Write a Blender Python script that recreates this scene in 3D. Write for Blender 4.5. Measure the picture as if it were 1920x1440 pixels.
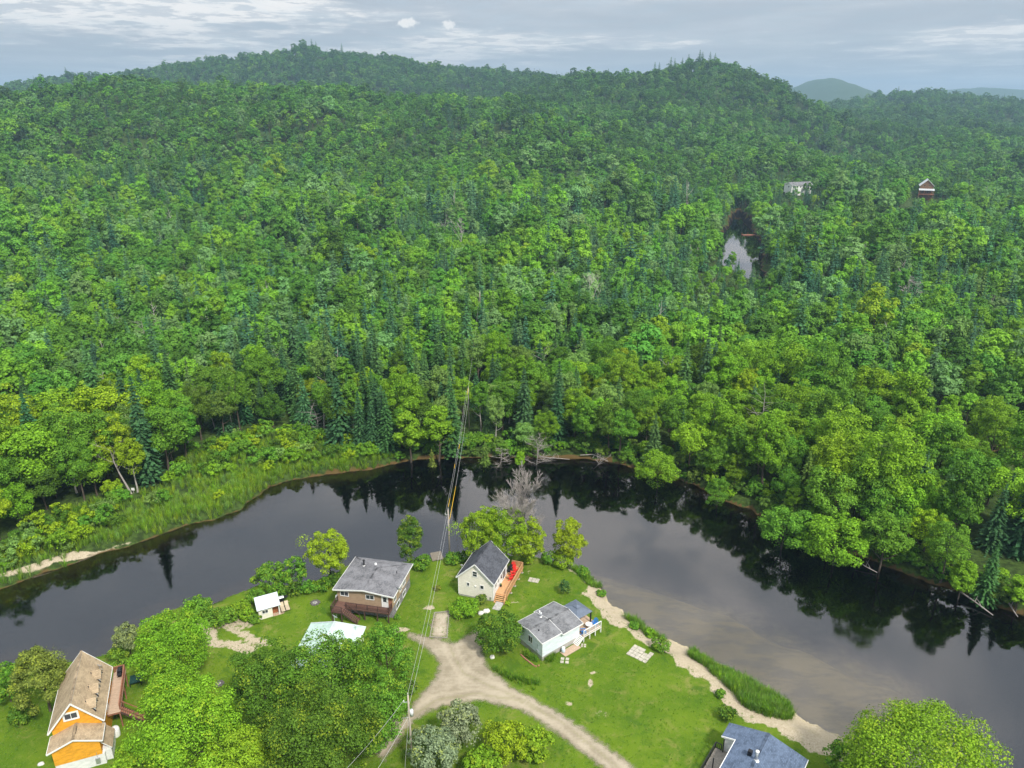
import bpy, math, random
import numpy as np
from mathutils import Vector, Matrix, noise as mnoise

for _o in list(bpy.data.objects):
    bpy.data.objects.remove(_o)
SC = bpy.context.scene
COL = SC.collection
R = math.radians
rng = np.random.default_rng(7)
random.seed(7)

# ------------------------------------------------------------------ camera
CAM_H, FPX, TILT = 78.0, 1381.0, R(20.6)          # drone height (m), focal length in photo pixels, tilt below level
cam = bpy.data.cameras.new('camera')
cam.sensor_width = 36.0
cam.lens = 36.0 * FPX / 1920.0
cam.clip_start, cam.clip_end = 0.5, 30000.0
camo = bpy.data.objects.new('camera', cam)
camo.location = (0, 0, CAM_H)
camo.rotation_euler = (R(90) - TILT, 0, 0)
COL.objects.link(camo)
SC.camera = camo

# ------------------------------------------------------------------ render settings, exposure
SC.render.engine = 'CYCLES'
cy = SC.cycles
cy.max_bounces, cy.diffuse_bounces, cy.glossy_bounces = 5, 3, 2
cy.transmission_bounces, cy.transparent_max_bounces, cy.volume_bounces = 3, 8, 0
cy.caustics_reflective = cy.caustics_refractive = False
cy.use_denoising = True
cy.sample_clamp_indirect = 4.0
SC.view_settings.view_transform = 'Standard'
SC.view_settings.look = 'None'
SC.view_settings.gamma = 1.0
SC.view_settings.use_curve_mapping = False
SC.view_settings.exposure = 0.45

# ------------------------------------------------------------------ sky with a broken layer of cloud, and a veiled sun
SUN_EL, SUN_AZ = R(50), R(146)                      # compass-like: 0 = +Y (away from the camera), 90 = +X
world = bpy.data.worlds.new('World')
SC.world = world
world.use_nodes = True
wt = world.node_tree
wt.nodes.clear()
def WN(t, **k):
    n = wt.nodes.new(t)
    for a, b in k.items():
        setattr(n, a, b)
    return n
def WM(op, a, b=None, clamp=False):
    n = WN('ShaderNodeMath', operation=op, use_clamp=clamp)
    for i, v in enumerate((a, b)):
        if v is None:
            continue
        if isinstance(v, (int, float)):
            n.inputs[i].default_value = v
        else:
            wt.links.new(v, n.inputs[i])
    return n.outputs[0]
def wmix(f, a, b):
    n = WN('ShaderNodeMix', data_type='RGBA')
    for i, v in ((0, f), (6, a), (7, b)):
        if isinstance(v, (int, float)):
            n.inputs[i].default_value = v
        elif isinstance(v, tuple):
            n.inputs[i].default_value = (*v, 1)
        else:
            wt.links.new(v, n.inputs[i])
    return n.outputs[2]
sky = WN('ShaderNodeTexSky', sky_type='NISHITA', sun_disc=False, sun_elevation=SUN_EL, sun_rotation=SUN_AZ,
         altitude=300.0, air_density=1.0, dust_density=2.0, ozone_density=1.0)
tc = WN('ShaderNodeTexCoord')
sp = WN('ShaderNodeSeparateXYZ')
wt.links.new(tc.outputs['Generated'], sp.inputs[0])
zz = WM('ADD', WM('MAXIMUM', sp.outputs[2], 0.0), 0.045)
cb = WN('ShaderNodeCombineXYZ')
wt.links.new(WM('DIVIDE', sp.outputs[0], zz), cb.inputs[0])
wt.links.new(WM('DIVIDE', sp.outputs[1], zz), cb.inputs[1])
def wnoise(scale, detail, rough, off, dist=0.0):
    m = WN('ShaderNodeMapping')
    m.inputs['Location'].default_value = off
    wt.links.new(cb.outputs[0], m.inputs['Vector'])
    n = WN('ShaderNodeTexNoise')
    n.inputs['Scale'].default_value, n.inputs['Detail'].default_value = scale, detail
    n.inputs['Roughness'].default_value, n.inputs['Distortion'].default_value = rough, dist
    wt.links.new(m.outputs[0], n.inputs['Vector'])
    return n.outputs['Fac']
def wramp(v, lo, hi):
    n = WN('ShaderNodeMapRange', interpolation_type='SMOOTHSTEP')
    n.inputs['From Min'].default_value, n.inputs['From Max'].default_value = lo, hi
    wt.links.new(v, n.inputs['Value'])
    return n.outputs[0]
big = wnoise(0.21, 3.0, 0.5, (9.3, 4.7, 0.0))
mid = wnoise(0.8, 6.0, 0.58, (1.3, 7.7, 2.0), 0.25)
fine = wnoise(2.6, 7.0, 0.62, (9.1, 3.3, 4.0), 0.3)
cover = WM('ADD', WM('MULTIPLY', big, 0.62), WM('ADD', WM('MULTIPLY', mid, 0.30), WM('MULTIPLY', fine, 0.13)))
K = 7.2                                             # cloud radiance in the sky texture's own (bright) unit
low = wramp(sp.outputs[2], 0.0, 0.10)
grey = wmix(wramp(mid, 0.35, 0.65), (0.455 * K, 0.49 * K, 0.535 * K), (0.55 * K, 0.58 * K, 0.615 * K))
white = (0.97 * K, 0.93 * K, 0.885 * K)
lit = WM('MULTIPLY', wramp(cover, 0.50, 0.575), low)
mott = wnoise(3.6, 5.0, 0.6, (2.1, 8.3, 1.0), 0.2)
lit = WM('MULTIPLY', lit, WM('SUBTRACT', 1.0, WM('MULTIPLY', wramp(mott, 0.47, 0.58), 0.72)))
# two small bright puffs of cumulus over the hills (azimuth, elevation as slopes)
def puff(px_, py_, sa, se):
    fy_ = math.cos(TILT) + (720 - py_) / FPX * math.sin(TILT)
    a0 = (px_ - 960) / FPX / fy_
    e0 = (-math.sin(TILT) + (720 - py_) / FPX * math.cos(TILT)) / fy_
    az = WM('DIVIDE', WM('SUBTRACT', WM('DIVIDE', sp.outputs[0], WM('MAXIMUM', sp.outputs[1], 0.05)), a0), sa)
    el = WM('DIVIDE', WM('SUBTRACT', WM('DIVIDE', sp.outputs[2], WM('MAXIMUM', sp.outputs[1], 0.05)), e0), se)
    r2 = WM('SQRT', WM('ADD', WM('MULTIPLY', az, az), WM('MULTIPLY', el, el)))
    n = WN('ShaderNodeTexNoise')
    n.inputs['Scale'].default_value, n.inputs['Detail'].default_value = 170.0, 5.0
    wt.links.new(tc.outputs['Generated'], n.inputs['Vector'])
    return wramp(WM('ADD', r2, WM('MULTIPLY', WM('SUBTRACT', n.outputs['Fac'], 0.5), 1.5)), 1.05, 0.45)
puffs = WM('MAXIMUM', puff(763, 43, 0.015, 0.0070), puff(841, 47, 0.012, 0.0060))
cloud0 = wmix(WM('MULTIPLY', WM('MAXIMUM', lit, puffs), 0.95), grey, white)
vs = WN('ShaderNodeVectorMath', operation='SCALE')       # an overcast sky is brighter towards the zenith
wt.links.new(cloud0, vs.inputs[0])
wt.links.new(WM('ADD', 1.0, WM('MULTIPLY', WM('MAXIMUM', sp.outputs[2], 0.0), 1.4)), vs.inputs['Scale'])
cloud = vs.outputs[0]
veil = WM('ADD', 0.80, WM('MULTIPLY', wramp(fine, 0.3, 0.6), 0.18))
colr = wmix(veil, sky.outputs[0], cloud)
bg = WN('ShaderNodeBackground')
bg.inputs['Strength'].default_value = 0.10
wt.links.new(colr, bg.inputs['Color'])
wo = WN('ShaderNodeOutputWorld')
wt.links.new(bg.outputs[0], wo.inputs['Surface'])

sun = bpy.data.lights.new('sun', 'SUN')
sun.energy, sun.angle, sun.color = 3.4, R(7), (1.0, 0.95, 0.87)
suno = bpy.data.objects.new('sun', sun)
sd_ = Vector((math.sin(SUN_AZ) * math.cos(SUN_EL), math.cos(SUN_AZ) * math.cos(SUN_EL), math.sin(SUN_EL)))
suno.rotation_euler = (-sd_).to_track_quat('-Z', 'Y').to_euler()
suno.location = sd_ * 500
COL.objects.link(suno)

# ------------------------------------------------------------------ helpers
def G(u, v, z=0.0):
    """where the sight line through photo pixel (u, v) meets the level z: surveying the ground plan off the photograph"""
    x, y = (u - 960) / FPX, (720 - v) / FPX
    d = (x, math.cos(TILT) + y * math.sin(TILT), -math.sin(TILT) + y * math.cos(TILT))
    t = (z - CAM_H) / d[2]
    return (d[0] * t, d[1] * t)
def GL(pts, z=0.0):
    return np.array([G(u, v, z) for u, v in pts])
def tag(o, label=None, cat=None, group=None, kind=None):
    for k, v in (('label', label), ('category', cat), ('group', group), ('kind', kind)):
        if v:
            o[k] = v
    return o
def empty(name, loc=(0, 0, 0), rz=0.0):
    o = bpy.data.objects.new(name, None)
    o.location = loc
    o.rotation_euler = (0, 0, rz)
    o.empty_display_size = 0.5
    COL.objects.link(o)
    return o
def link(name, me, parent=None, loc=(0, 0, 0), rz=0.0):
    o = bpy.data.objects.new(name, me)
    o.location = loc
    o.rotation_euler = (0, 0, rz)
    o.parent = parent
    COL.objects.link(o)
    return o
class MB:
    """collects shapes; build() links them as one mesh object"""
    def __init__(s):
        s.v, s.f, s.m = [], [], []
    def add(s, vs, fs, mi=0):
        b = len(s.v)
        s.v += [tuple(v) for v in vs]
        s.f += [tuple(b + i for i in f) for f in fs]
        s.m += [mi] * len(fs)
        return s
    def box(s, x0, x1, y0, y1, z0, z1, mi=0):
        return s.add([(x0, y0, z0), (x1, y0, z0), (x1, y1, z0), (x0, y1, z0), (x0, y0, z1), (x1, y0, z1), (x1, y1, z1), (x0, y1, z1)],
                     [(0, 3, 2, 1), (4, 5, 6, 7), (0, 1, 5, 4), (1, 2, 6, 5), (2, 3, 7, 6), (3, 0, 4, 7)], mi)
    def obox(s, c, hx, hy, hz, mat, mi=0):
        vs = []
        for z in (-hz, hz):
            for x, y in ((-hx, -hy), (hx, -hy), (hx, hy), (-hx, hy)):
                vs.append(Vector(c) + mat @ Vector((x, y, z)))
        return s.add(vs, [(0, 3, 2, 1), (4, 5, 6, 7), (0, 1, 5, 4), (1, 2, 6, 5), (2, 3, 7, 6), (3, 0, 4, 7)], mi)
    def bar(s, a, b, w, h=None, mi=0):
        """a beam of rectangular section from a to b"""
        a, b = Vector(a), Vector(b)
        d = (b - a)
        q = d.to_track_quat('Y', 'Z').to_matrix()
        return s.obox((a + b) / 2, w / 2, d.length / 2, (h or w) / 2, q, mi)
    def tube(s, pts, rad, n=8, mi=0, cap=True):
        pts = [Vector(p) for p in pts]
        rad = rad if isinstance(rad, (list, tuple)) else [rad] * len(pts)
        b, vs, fs = 0, [], []
        up = Vector((0, 0, 1))
        for i, p in enumerate(pts):
            d = (pts[min(i + 1, len(pts) - 1)] - pts[max(i - 1, 0)]).normalized()
            a = d.cross(up if abs(d.z) < 0.9 else Vector((1, 0, 0))).normalized()
            c = d.cross(a)
            for k in range(n):
                t = 2 * math.pi * k / n
                vs.append(p + (a * math.cos(t) + c * math.sin(t)) * rad[i])
        for i in range(len(pts) - 1):
            for k in range(n):
                k2 = (k + 1) % n
                fs.append((i * n + k, i * n + k2, (i + 1) * n + k2, (i + 1) * n + k))
        if cap:
            fs.append(tuple(range(n))[::-1])
            fs.append(tuple((len(pts) - 1) * n + k for k in range(n)))
        return s.add(vs, fs, mi)
    def prism(s, poly, z0, z1, mi=0):
        n = len(poly)
        vs = [(x, y, z0) for x, y in poly] + [(x, y, z1) for x, y in poly]
        fs = [tuple(range(n))[::-1], tuple(range(n, 2 * n))] + [(i, (i + 1) % n, n + (i + 1) % n, n + i) for i in range(n)]
        return s.add(vs, fs, mi)
    def slab(s, quad, th, mi=0):
        """a sheet of thickness th below the given corner points"""
        q = [Vector(p) for p in quad]
        nrm = (q[1] - q[0]).cross(q[2] - q[0]).normalized()
        if nrm.z < 0:
            nrm = -nrm
        n = len(q)
        vs = q + [p - nrm * th for p in q]
        fs = [tuple(range(n)), tuple(range(n, 2 * n))[::-1]] + [(i, n + i, n + (i + 1) % n, (i + 1) % n) for i in range(n)]
        return s.add(vs, fs, mi)
    def mesh(s, name, mats, smooth=False):
        me = bpy.data.meshes.new(name)
        me.from_pydata(s.v, [], s.f)
        for m in (mats if isinstance(mats, (list, tuple)) else [mats]):
            me.materials.append(m)
        if any(s.m):
            me.polygons.foreach_set('material_index', s.m)
        if smooth:
            me.polygons.foreach_set('use_smooth', [True] * len(me.polygons))
        me.update()
        return me
    def build(s, name, mats, parent=None, smooth=False, loc=(0, 0, 0), rz=0.0):
        return link(name, s.mesh(name, mats, smooth), parent, loc, rz)
def fast_mesh(name, verts, faces, mats, attrs=(), smooth=False, midx=None):
    """verts (n,3), faces (m,k) numpy -> mesh"""
    verts = np.asarray(verts, np.float32)
    faces = np.asarray(faces, np.int32)
    me = bpy.data.meshes.new(name)
    me.vertices.add(len(verts))
    me.vertices.foreach_set('co', verts.ravel())
    k = faces.shape[1]
    me.loops.add(faces.size)
    me.loops.foreach_set('vertex_index', faces.ravel())
    me.polygons.add(len(faces))
    me.polygons.foreach_set('loop_start', np.arange(len(faces), dtype=np.int32) * k)
    me.polygons.foreach_set('loop_total', np.full(len(faces), k, np.int32))
    if smooth:
        me.polygons.foreach_set('use_smooth', np.ones(len(faces), bool))
    for m in (mats if isinstance(mats, (list, tuple)) else [mats]):
        me.materials.append(m)
    if midx is not None:
        me.polygons.foreach_set('material_index', np.asarray(midx, np.int32))
    for nm, arr in attrs:
        a = me.attributes.new(nm, 'FLOAT', 'POINT')
        a.data.foreach_set('value', np.asarray(arr, np.float32))
    me.update()
    return me

# ------------------------------------------------------------------ materials
class NT:
    """short-hand for building a material's node tree"""
    def __init__(s, name):
        s.mat = bpy.data.materials.new(name)
        s.mat.use_nodes = True
        s.t = s.mat.node_tree
        s.t.nodes.clear()
        s.out = s.t.nodes.new('ShaderNodeOutputMaterial')
    def n(s, t, **k):
        x = s.t.nodes.new(t)
        for a, b in k.items():
            setattr(x, a, b)
        return x
    def put(s, sock, v):
        if v is None:
            return
        if isinstance(v, bpy.types.NodeSocket):
            s.t.links.new(v, sock)
        elif isinstance(v, tuple):
            sock.default_value = (*v, 1.0) if len(v) == 3 and sock.type == 'RGBA' else v
        else:
            sock.default_value = v
    def math(s, op, a, b=None, clamp=False):
        x = s.n('ShaderNodeMath', operation=op, use_clamp=clamp)
        s.put(x.inputs[0], a)
        s.put(x.inputs[1], b)
        return x.outputs[0]
    def mix(s, f, a, b, blend='MIX'):
        x = s.n('ShaderNodeMix', data_type='RGBA', blend_type=blend)
        s.put(x.inputs[0], f)
        s.put(x.inputs[6], a)
        s.put(x.inputs[7], b)
        return x.outputs[2]
    def ramp(s, v, lo, hi, a=0.0, b=1.0):
        x = s.n('ShaderNodeMapRange', interpolation_type='SMOOTHSTEP')
        s.put(x.inputs['Value'], v)
        for k, y in (('From Min', lo), ('From Max', hi), ('To Min', a), ('To Max', b)):
            s.put(x.inputs[k], y)
        return x.outputs[0]
    def coord(s, kind='Object', scale=(1, 1, 1), rot=(0, 0, 0)):
        if kind == 'Position':
            src = s.n('ShaderNodeNewGeometry').outputs['Position']
        else:
            src = s.n('ShaderNodeTexCoord').outputs[kind]
        m = s.n('ShaderNodeMapping')
        m.inputs['Scale'].default_value = scale
        m.inputs['Rotation'].default_value = rot
        s.t.links.new(src, m.inputs['Vector'])
        return m.outputs[0]
    def noise(s, vec, scale, detail=4.0, rough=0.55, dist=0.0, out='Fac'):
        x = s.n('ShaderNodeTexNoise')
        s.put(x.inputs['Vector'], vec)
        for k, y in (('Scale', scale), ('Detail', detail), ('Roughness', rough), ('Distortion', dist)):
            x.inputs[k].default_value = y
        return x.outputs[out]
    def attr(s, name, kind='GEOMETRY', out='Fac'):
        x = s.n('ShaderNodeAttribute', attribute_name=name, attribute_type=kind)
        return x.outputs[out]
    def bump(s, h, strength, dist):
        x = s.n('ShaderNodeBump')
        x.inputs['Strength'].default_value = strength
        x.inputs['Distance'].default_value = dist
        s.put(x.inputs['Height'], h)
        return x.outputs[0]
    def pbr(s, col, rough=0.8, spec=0.3, metal=0.0, normal=None, **kw):
        x = s.n('ShaderNodeBsdfPrincipled')
        s.put(x.inputs['Base Color'], col)
        s.put(x.inputs['Roughness'], rough)
        s.put(x.inputs['Specular IOR Level'], spec)
        s.put(x.inputs['Metallic'], metal)
        s.put(x.inputs['Normal'], normal)
        for k, v in kw.items():
            s.put(x.inputs[k.replace('_', ' ')], v)
        return x.outputs[0]
    def done(s, sh):
        s.t.links.new(sh, s.out.inputs['Surface'])
        return s.mat
M = {}
def plain(name, col, rough=0.7, spec=0.3, metal=0.0, var=0.18, scale=3.0, stretch=(1, 1, 1), bump=0.0, kind='Object'):
    """a painted / sawn / cast surface with uneven colour, wear and a little relief"""
    t = NT(name)
    v = t.coord(kind, stretch)
    a = t.noise(v, scale, 5, 0.6)
    b = t.noise(v, scale * 9, 3, 0.6)
    f = t.math('ADD', t.math('MULTIPLY', a, 0.65), t.math('MULTIPLY', b, 0.35))
    lo = tuple(c * (1 - var) for c in col)
    hi = tuple(min(1, c * (1 + var)) for c in col)
    c = t.mix(t.ramp(f, 0.35, 0.65), lo, hi)
    nrm = t.bump(b, bump, 0.02) if bump else None
    M[name] = t.done(t.pbr(c, rough, spec, metal, nrm))
    return M[name]
# ------------------------------------------------------------------ ground plan (metres): banks, road, beach
WATER = -1.2
FAR_BANK = GL([(-260, 1180), (0, 1103), (60, 1083), (130, 1058), (200, 1034), (270, 1014), (330, 992), (345, 984), (400, 975), (450, 955), (488, 926), (505, 912),
               (560, 898), (620, 888), (690, 880), (745, 868), (780, 862), (860, 858), (940, 857), (1010, 860), (1080, 859), (1120, 862), (1165, 872), (1200, 880),
               (1250, 890), (1300, 908), (1350, 935), (1405, 955), (1440, 972), (1480, 988), (1530, 1020), (1620, 1045), (1720, 1085), (1790, 1107), (1850, 1130), (1920, 1155), (2250, 1260)], WATER)
NEAR_BANK = GL([(-260, 1330), (0, 1246), (60, 1246), (130, 1240), (205, 1228), (235, 1190), (300, 1150), (350, 1140), (400, 1132), (450, 1112), (490, 1098), (560, 1100), (610, 1084),
                (650, 1062), (700, 1056), (750, 1056), (800, 1050), (870, 1046), (940, 1044), (1000, 1042), (1050, 1058), (1095, 1076), (1128, 1106), (1150, 1135), (1185, 1160),
                (1235, 1190), (1290, 1215), (1340, 1238), (1400, 1272), (1450, 1305), (1490, 1338), (1545, 1368), (1600, 1392), (1680, 1432), (1800, 1490), (2000, 1560), (2250, 1660)], WATER)
RIVER = np.vstack([FAR_BANK, NEAR_BANK[::-1]])
REACH = np.array([(330, 90), (230, 118), (160, 134), (122, 152), (118, 172), (136, 205), (150, 260), (118, 330), (122, 390), (138, 450), (156, 510), (178, 590)], float)   # the loop behind the wooded point
REACH_W = np.array([14, 13, 8, 4, 0, -3, -3, 0, 10, 14, 9, 2], float)

def seg_dist(px, py, A, B):
    d = B - A
    t = np.clip(((px - A[0]) * d[0] + (py - A[1]) * d[1]) / max(d @ d, 1e-9), 0, 1)
    return np.hypot(px - A[0] - t * d[0], py - A[1] - t * d[1]), t
def poly_dist(px, py, P, closed=True):
    best = np.full(px.shape, 1e9)
    n = len(P)
    for i in range(n if closed else n - 1):
        best = np.minimum(best, seg_dist(px, py, P[i], P[(i + 1) % n])[0])
    return best
def inside(px, py, P):
    r = np.zeros(px.shape, bool)
    n = len(P)
    for i in range(n):
        x0, y0 = P[i]
        x1, y1 = P[(i + 1) % n]
        c = ((y0 > py) != (y1 > py)) & (px < (x1 - x0) * (py - y0) / (y1 - y0 + 1e-12) + x0)
        r ^= c
    return r
def signed(px, py, P):
    """positive outside the outline, negative inside"""
    return np.where(inside(px, py, P), -1, 1) * poly_dist(px, py, P)
def sstep(x, a, b):
    t = np.clip((x - a) / (b - a), 0, 1)
    return t * t * (3 - 2 * t)
_ang = rng.uniform(0, 2 * np.pi, (6, 5))
def wob(x, y, s, k=0):
    """smooth wandering field, about -1..1"""
    r = 0
    for j in range(5):
        a = _ang[k % 6, j]
        r = r + np.sin((x * math.cos(a) + y * math.sin(a)) * s * (0.7 + 0.35 * j) + 9 * a) / 2.2
    return r
def river_sd(x, y):
    d = signed(x, y, RIVER)
    for i in range(len(REACH) - 1):
        dd, t = seg_dist(x, y, REACH[i], REACH[i + 1])
        d = np.minimum(d, dd - (REACH_W[i] * (1 - t) + REACH_W[i + 1] * t))
    return d + 0.35 * wob(x, y, 0.9) + 0.2 * wob(x, y, 2.6, 1)
HILLS = [(-380, 960, 300, 230, 56.3), (-480, 1900, 260, 250, 108.5), (-1000, 2000, 400, 250, 102.7), (-120, 1850, 260, 250, 20.5), (150, 1900, 250, 250, 94.7), (300, 1420, 120, 170, 27.0),
         (420, 1430, 90, 160, 57.0), (150, 1380, 180, 180, 52.1), (-20, 1040, 230, 200, 22.7), (1080, 2000, 260, 250, 80.7), (1500, 2000, 350, 300, -7.9), (420, 900, 200, 200, -8.0),
         (-800, 1050, 300, 250, 31.0), (-700, 1950, 150, 200, -7.9), (700, 1500, 250, 250, 18.8), (-250, 1880, 160, 200, 16.3), (250, 1400, 100, 160, 11.0), (340, 1400, 70, 150, -9.0),
         (1769, 4500, 210, 500, 205), (3281, 5500, 480, 500, 178), (-2600, 4200, 900, 500, 120), (2600, 6400, 1500, 400, 60), (0, 6400, 3000, 400, 90)]
def upland(x, y):
    t = np.clip((y - 400) / 700, 0, 1)
    z = 19.2 * t * t * (3 - 2 * t)
    for a, b, sx, sy, h in HILLS:
        z = z + h * np.exp(-((x - a) / sx) ** 2 / 2 - ((y - b) / sy) ** 2 / 2)
    far = sstep(y, 500, 1100)
    fold = sstep(y, 400, 600) * (1 - sstep(y, 950, 1250))
    z = z + fold * (5.0 * wob(x, y, 0.0125, 5) + 3.0 * wob(x, y, 0.022, 1))
    return z + far * (6.0 * wob(x, y, 0.011, 2) + 4.5 * wob(x, y, 0.027, 3)) + 0.5 * wob(x, y, 0.05, 4) * sstep(y, 150, 260)
BEACH = GL([(1088, 1082), (1128, 1110), (1152, 1140), (1190, 1166), (1240, 1196), (1300, 1235), (1350, 1285), (1400, 1330), (1460, 1360), (1545, 1376), (1620, 1400), (1760, 1470)], -0.8)
BEACH_W = np.array([1.2, 2.2, 2.6, 2.4, 2.4, 2.6, 1.9, 2.0, 2.3, 3.6, 3.2, 2.5])
SPIT = GL([(-60, 1108), (0, 1088), (70, 1068), (130, 1048), (200, 1032), (262, 1012)], -0.9)       # bare sand on the far left bank
SHALLOW = GL([(1140, 1096), (1215, 1104), (1330, 1138), (1470, 1182), (1600, 1230), (1720, 1290), (1800, 1390), (1900, 1470), (1700, 1470), (1540, 1390), (1390, 1300), (1240, 1220), (1130, 1140)], WATER)
def strip(x, y, P, W):
    r = np.full(x.shape, -1e9)
    for i in range(len(P) - 1):
        d, t = seg_dist(x, y, P[i], P[i + 1])
        r = np.maximum(r, (W[i] * (1 - t) + W[i + 1] * t) - d)
    return r
def shallow_w(x, y):
    return sstep(-signed(x, y, SHALLOW) + 1.6 * wob(x, y, 0.16, 2) + 0.9 * wob(x, y, 0.45, 4), -9.0, 5.0)
def height(x, y):
    x, y = np.asarray(x, float), np.asarray(y, float)
    sd = river_sd(x, y)
    land = upland(x, y) + 0.10 * wob(x, y, 0.18, 5) + 0.04 * wob(x, y, 0.7, 2)
    sh = shallow_w(x, y)
    bw = 2.2 + 4.5 * sh
    z = WATER - 0.03 + (land - WATER + 0.03) * sstep(sd, -0.2, bw) ** 0.8
    lf = sstep(-x, 15, 45)
    deep = np.minimum(-sd * ((0.45 - 0.27 * lf) - (0.415 - 0.27 * lf) * sh), 2.6)
    return np.where(sd > 0, z, WATER - 0.03 - np.maximum(deep, 0))
def hz(x, y):
    return float(height(np.array([x]), np.array([y]))[0])

def axis(parts):
    r = []
    for a, b, st in parts:
        r.append(np.arange(a, b, st))
    r.append(np.array([parts[-1][1]]))
    return np.unique(np.concatenate(r))
gx = axis([(-8000, -3000, 250), (-3000, -800, 50), (-800, -240, 14), (-240, -110, 3), (-110, -75, 1.2), (-75, 75, 0.75), (75, 115, 1.2), (115, 240, 3), (240, 900, 14), (900, 3000, 50), (3000, 8000, 250)])
gy = axis([(-1500, -100, 100), (-100, 30, 10), (30, 52, 2), (52, 150, 0.75), (150, 180, 1.5), (180, 600, 5), (600, 2600, 18), (2600, 7000, 60), (7000, 8000, 250)])
XX, YY = np.meshgrid(gx, gy)
XF, YF = XX.ravel(), YY.ravel()
_lo = (YF > 40) & (YF < 620) & (np.abs(XF) < 420)
ZF = upland(XF, YF)
SD = np.full(XF.shape, 60.0)
ZF[_lo] = height(XF[_lo], YF[_lo])
SD[_lo] = river_sd(XF[_lo], YF[_lo])
sand = np.maximum(sstep(strip(XF, YF, BEACH, BEACH_W * 1.5) + 0.9 * wob(XF, YF, 0.5, 3) + 0.5 * wob(XF, YF, 1.3, 1), -0.7, 1.3), sstep(strip(XF, YF, SPIT, np.array([.6, .9, 1.0, 1.0, .7, .3])), -0.5, 0.9))
sand[~_lo] = 0
# bare sandy spots worn into the lawns: centre (photo pixels), radii (m)
for (u, v, ra, rb) in [(805, 1139, 1.15, 0.8), (1105, 1283, .35, 1.0), (1066, 1318, 1.0, .55), (1113, 1262, .8, .35), (1045, 1308, .5, .3), (963, 1130, .7, .4), (992, 1073, 1.0, .45), (1043, 1083, .8, .35), (752, 1181, 1.6, .8),
                       (1130, 1340, 1.6, .5), (745, 1352, 1.4, .8), (480, 1205, 1.8, .7), (1500, 1352, 2.2, 1.0), (1420, 1351, 2.0, .6), (592, 1131, 1.1, .8)]:
    cx, cy_ = G(u, v)
    sand = np.maximum(sand, 0.9 * np.exp(-(((XF - cx) / ra) ** 2 + ((YF - cy_) / rb) ** 2) ** 1.4))
for P, w in [([(468, 1172), (440, 1165), (425, 1172), (440, 1182), (470, 1195), (500, 1210)], .75), ([(380, 1165), (395, 1182), (400, 1205), (440, 1208), (470, 1220)], 1.1), ([(425, 1172), (420, 1164)], .6)]:
    Pm = GL(P)
    sand = np.maximum(sand, 0.85 * sstep(strip(XF, YF, Pm, np.full(len(P), w)), -0.7, 0.7))
wild = sstep(YF, 112, 118) + 0 * XF
near_side = _lo & (SD > 0) & (YF < 125) & ~((XF < -66) & (YF > 108)) & (inside(XF, YF, np.vstack([NEAR_BANK, [[200, 0], [-200, 0]]])))
wild[:] = 1.0
wild[near_side] = sstep(1.6 - SD[near_side], 0, 1.2) * 0.7
wild[(YF < 118) & (_lo) & (SD > 60)] = 0.3
bedsand = np.zeros_like(XF)
bedsand[_lo] = shallow_w(XF[_lo], YF[_lo])
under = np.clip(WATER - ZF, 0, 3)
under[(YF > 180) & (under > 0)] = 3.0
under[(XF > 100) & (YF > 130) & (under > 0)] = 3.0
nx, ny = len(gx), len(gy)
ii = np.arange(nx * ny).reshape(ny, nx)
FC = np.stack([ii[:-1, :-1].ravel(), ii[:-1, 1:].ravel(), ii[1:, 1:].ravel(), ii[1:, :-1].ravel()], 1)

t = NT('ground')
v = t.coord('Position')
n1, n2, n3 = t.noise(v, 0.12, 4, 0.6), t.noise(v, 0.9, 5, 0.65), t.noise(v, 6.0, 4, 0.7)
g = t.mix(t.ramp(n1, 0.36, 0.64), (0.070, 0.140, 0.008), (0.112, 0.185, 0.011))
g = t.mix(t.math('MULTIPLY', t.ramp(n2, 0.52, 0.75), 0.55), g, (0.205, 0.225, 0.055))
g = t.mix(t.math('MULTIPLY', t.ramp(n2, 0.45, 0.25), 0.45), g, (0.040, 0.10, 0.007))
g = t.mix(t.math('MULTIPLY', t.ramp(n3, 0.45, 0.72), 0.45), g, (0.145, 0.215, 0.022))
dry = t.ramp(t.noise(v, 0.22, 5, 0.7, 0.6), 0.52, 0.70)
g = t.mix(t.math('MULTIPLY', dry, 0.75), g, (0.215, 0.215, 0.060))
clo = t.ramp(t.noise(t.coord('Position', (1, 1, 1), (0, 0, 1.1)), 0.35, 4, 0.65, 0.4), 0.55, 0.68)
g = t.mix(t.math('MULTIPLY', clo, 0.6), g, (0.042, 0.105, 0.010))
w = t.mix(t.ramp(n2, 0.35, 0.65), (0.022, 0.040, 0.010), (0.060, 0.105, 0.020))
w = t.mix(t.math('MULTIPLY', t.ramp(n3, 0.5, 0.75), 0.5), w, (0.10, 0.085, 0.045))
g = t.mix(t.ramp(t.math('ADD', t.attr('wild'), t.math('MULTIPLY', t.math('SUBTRACT', n2, 0.5), 0.8)), 0.35, 0.75), g, w)
s_ = t.mix(t.ramp(n3, 0.3, 0.7), (0.34, 0.28, 0.19), (0.52, 0.45, 0.335))
s_ = t.mix(t.math('MULTIPLY', t.ramp(n2, 0.5, 0.7), 0.5), s_, (0.30, 0.27, 0.16))
n0 = t.noise(v, 0.42, 4, 0.6)
sm = t.math('ADD', t.math('ADD', t.attr('sand'), t.math('MULTIPLY', t.math('SUBTRACT', n0, 0.52), 1.1)), t.math('ADD', t.math('MULTIPLY', t.math('SUBTRACT', n2, 0.5), 0.9), t.math('MULTIPLY', t.math('SUBTRACT', n3, 0.5), 0.5)))
g = t.mix(t.ramp(sm, 0.42, 0.68), g, s_)
b_ = t.mix(t.ramp(t.attr('under'), 0.05, 1.25), (0.105, 0.070, 0.026), (0.008, 0.006, 0.005))
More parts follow.
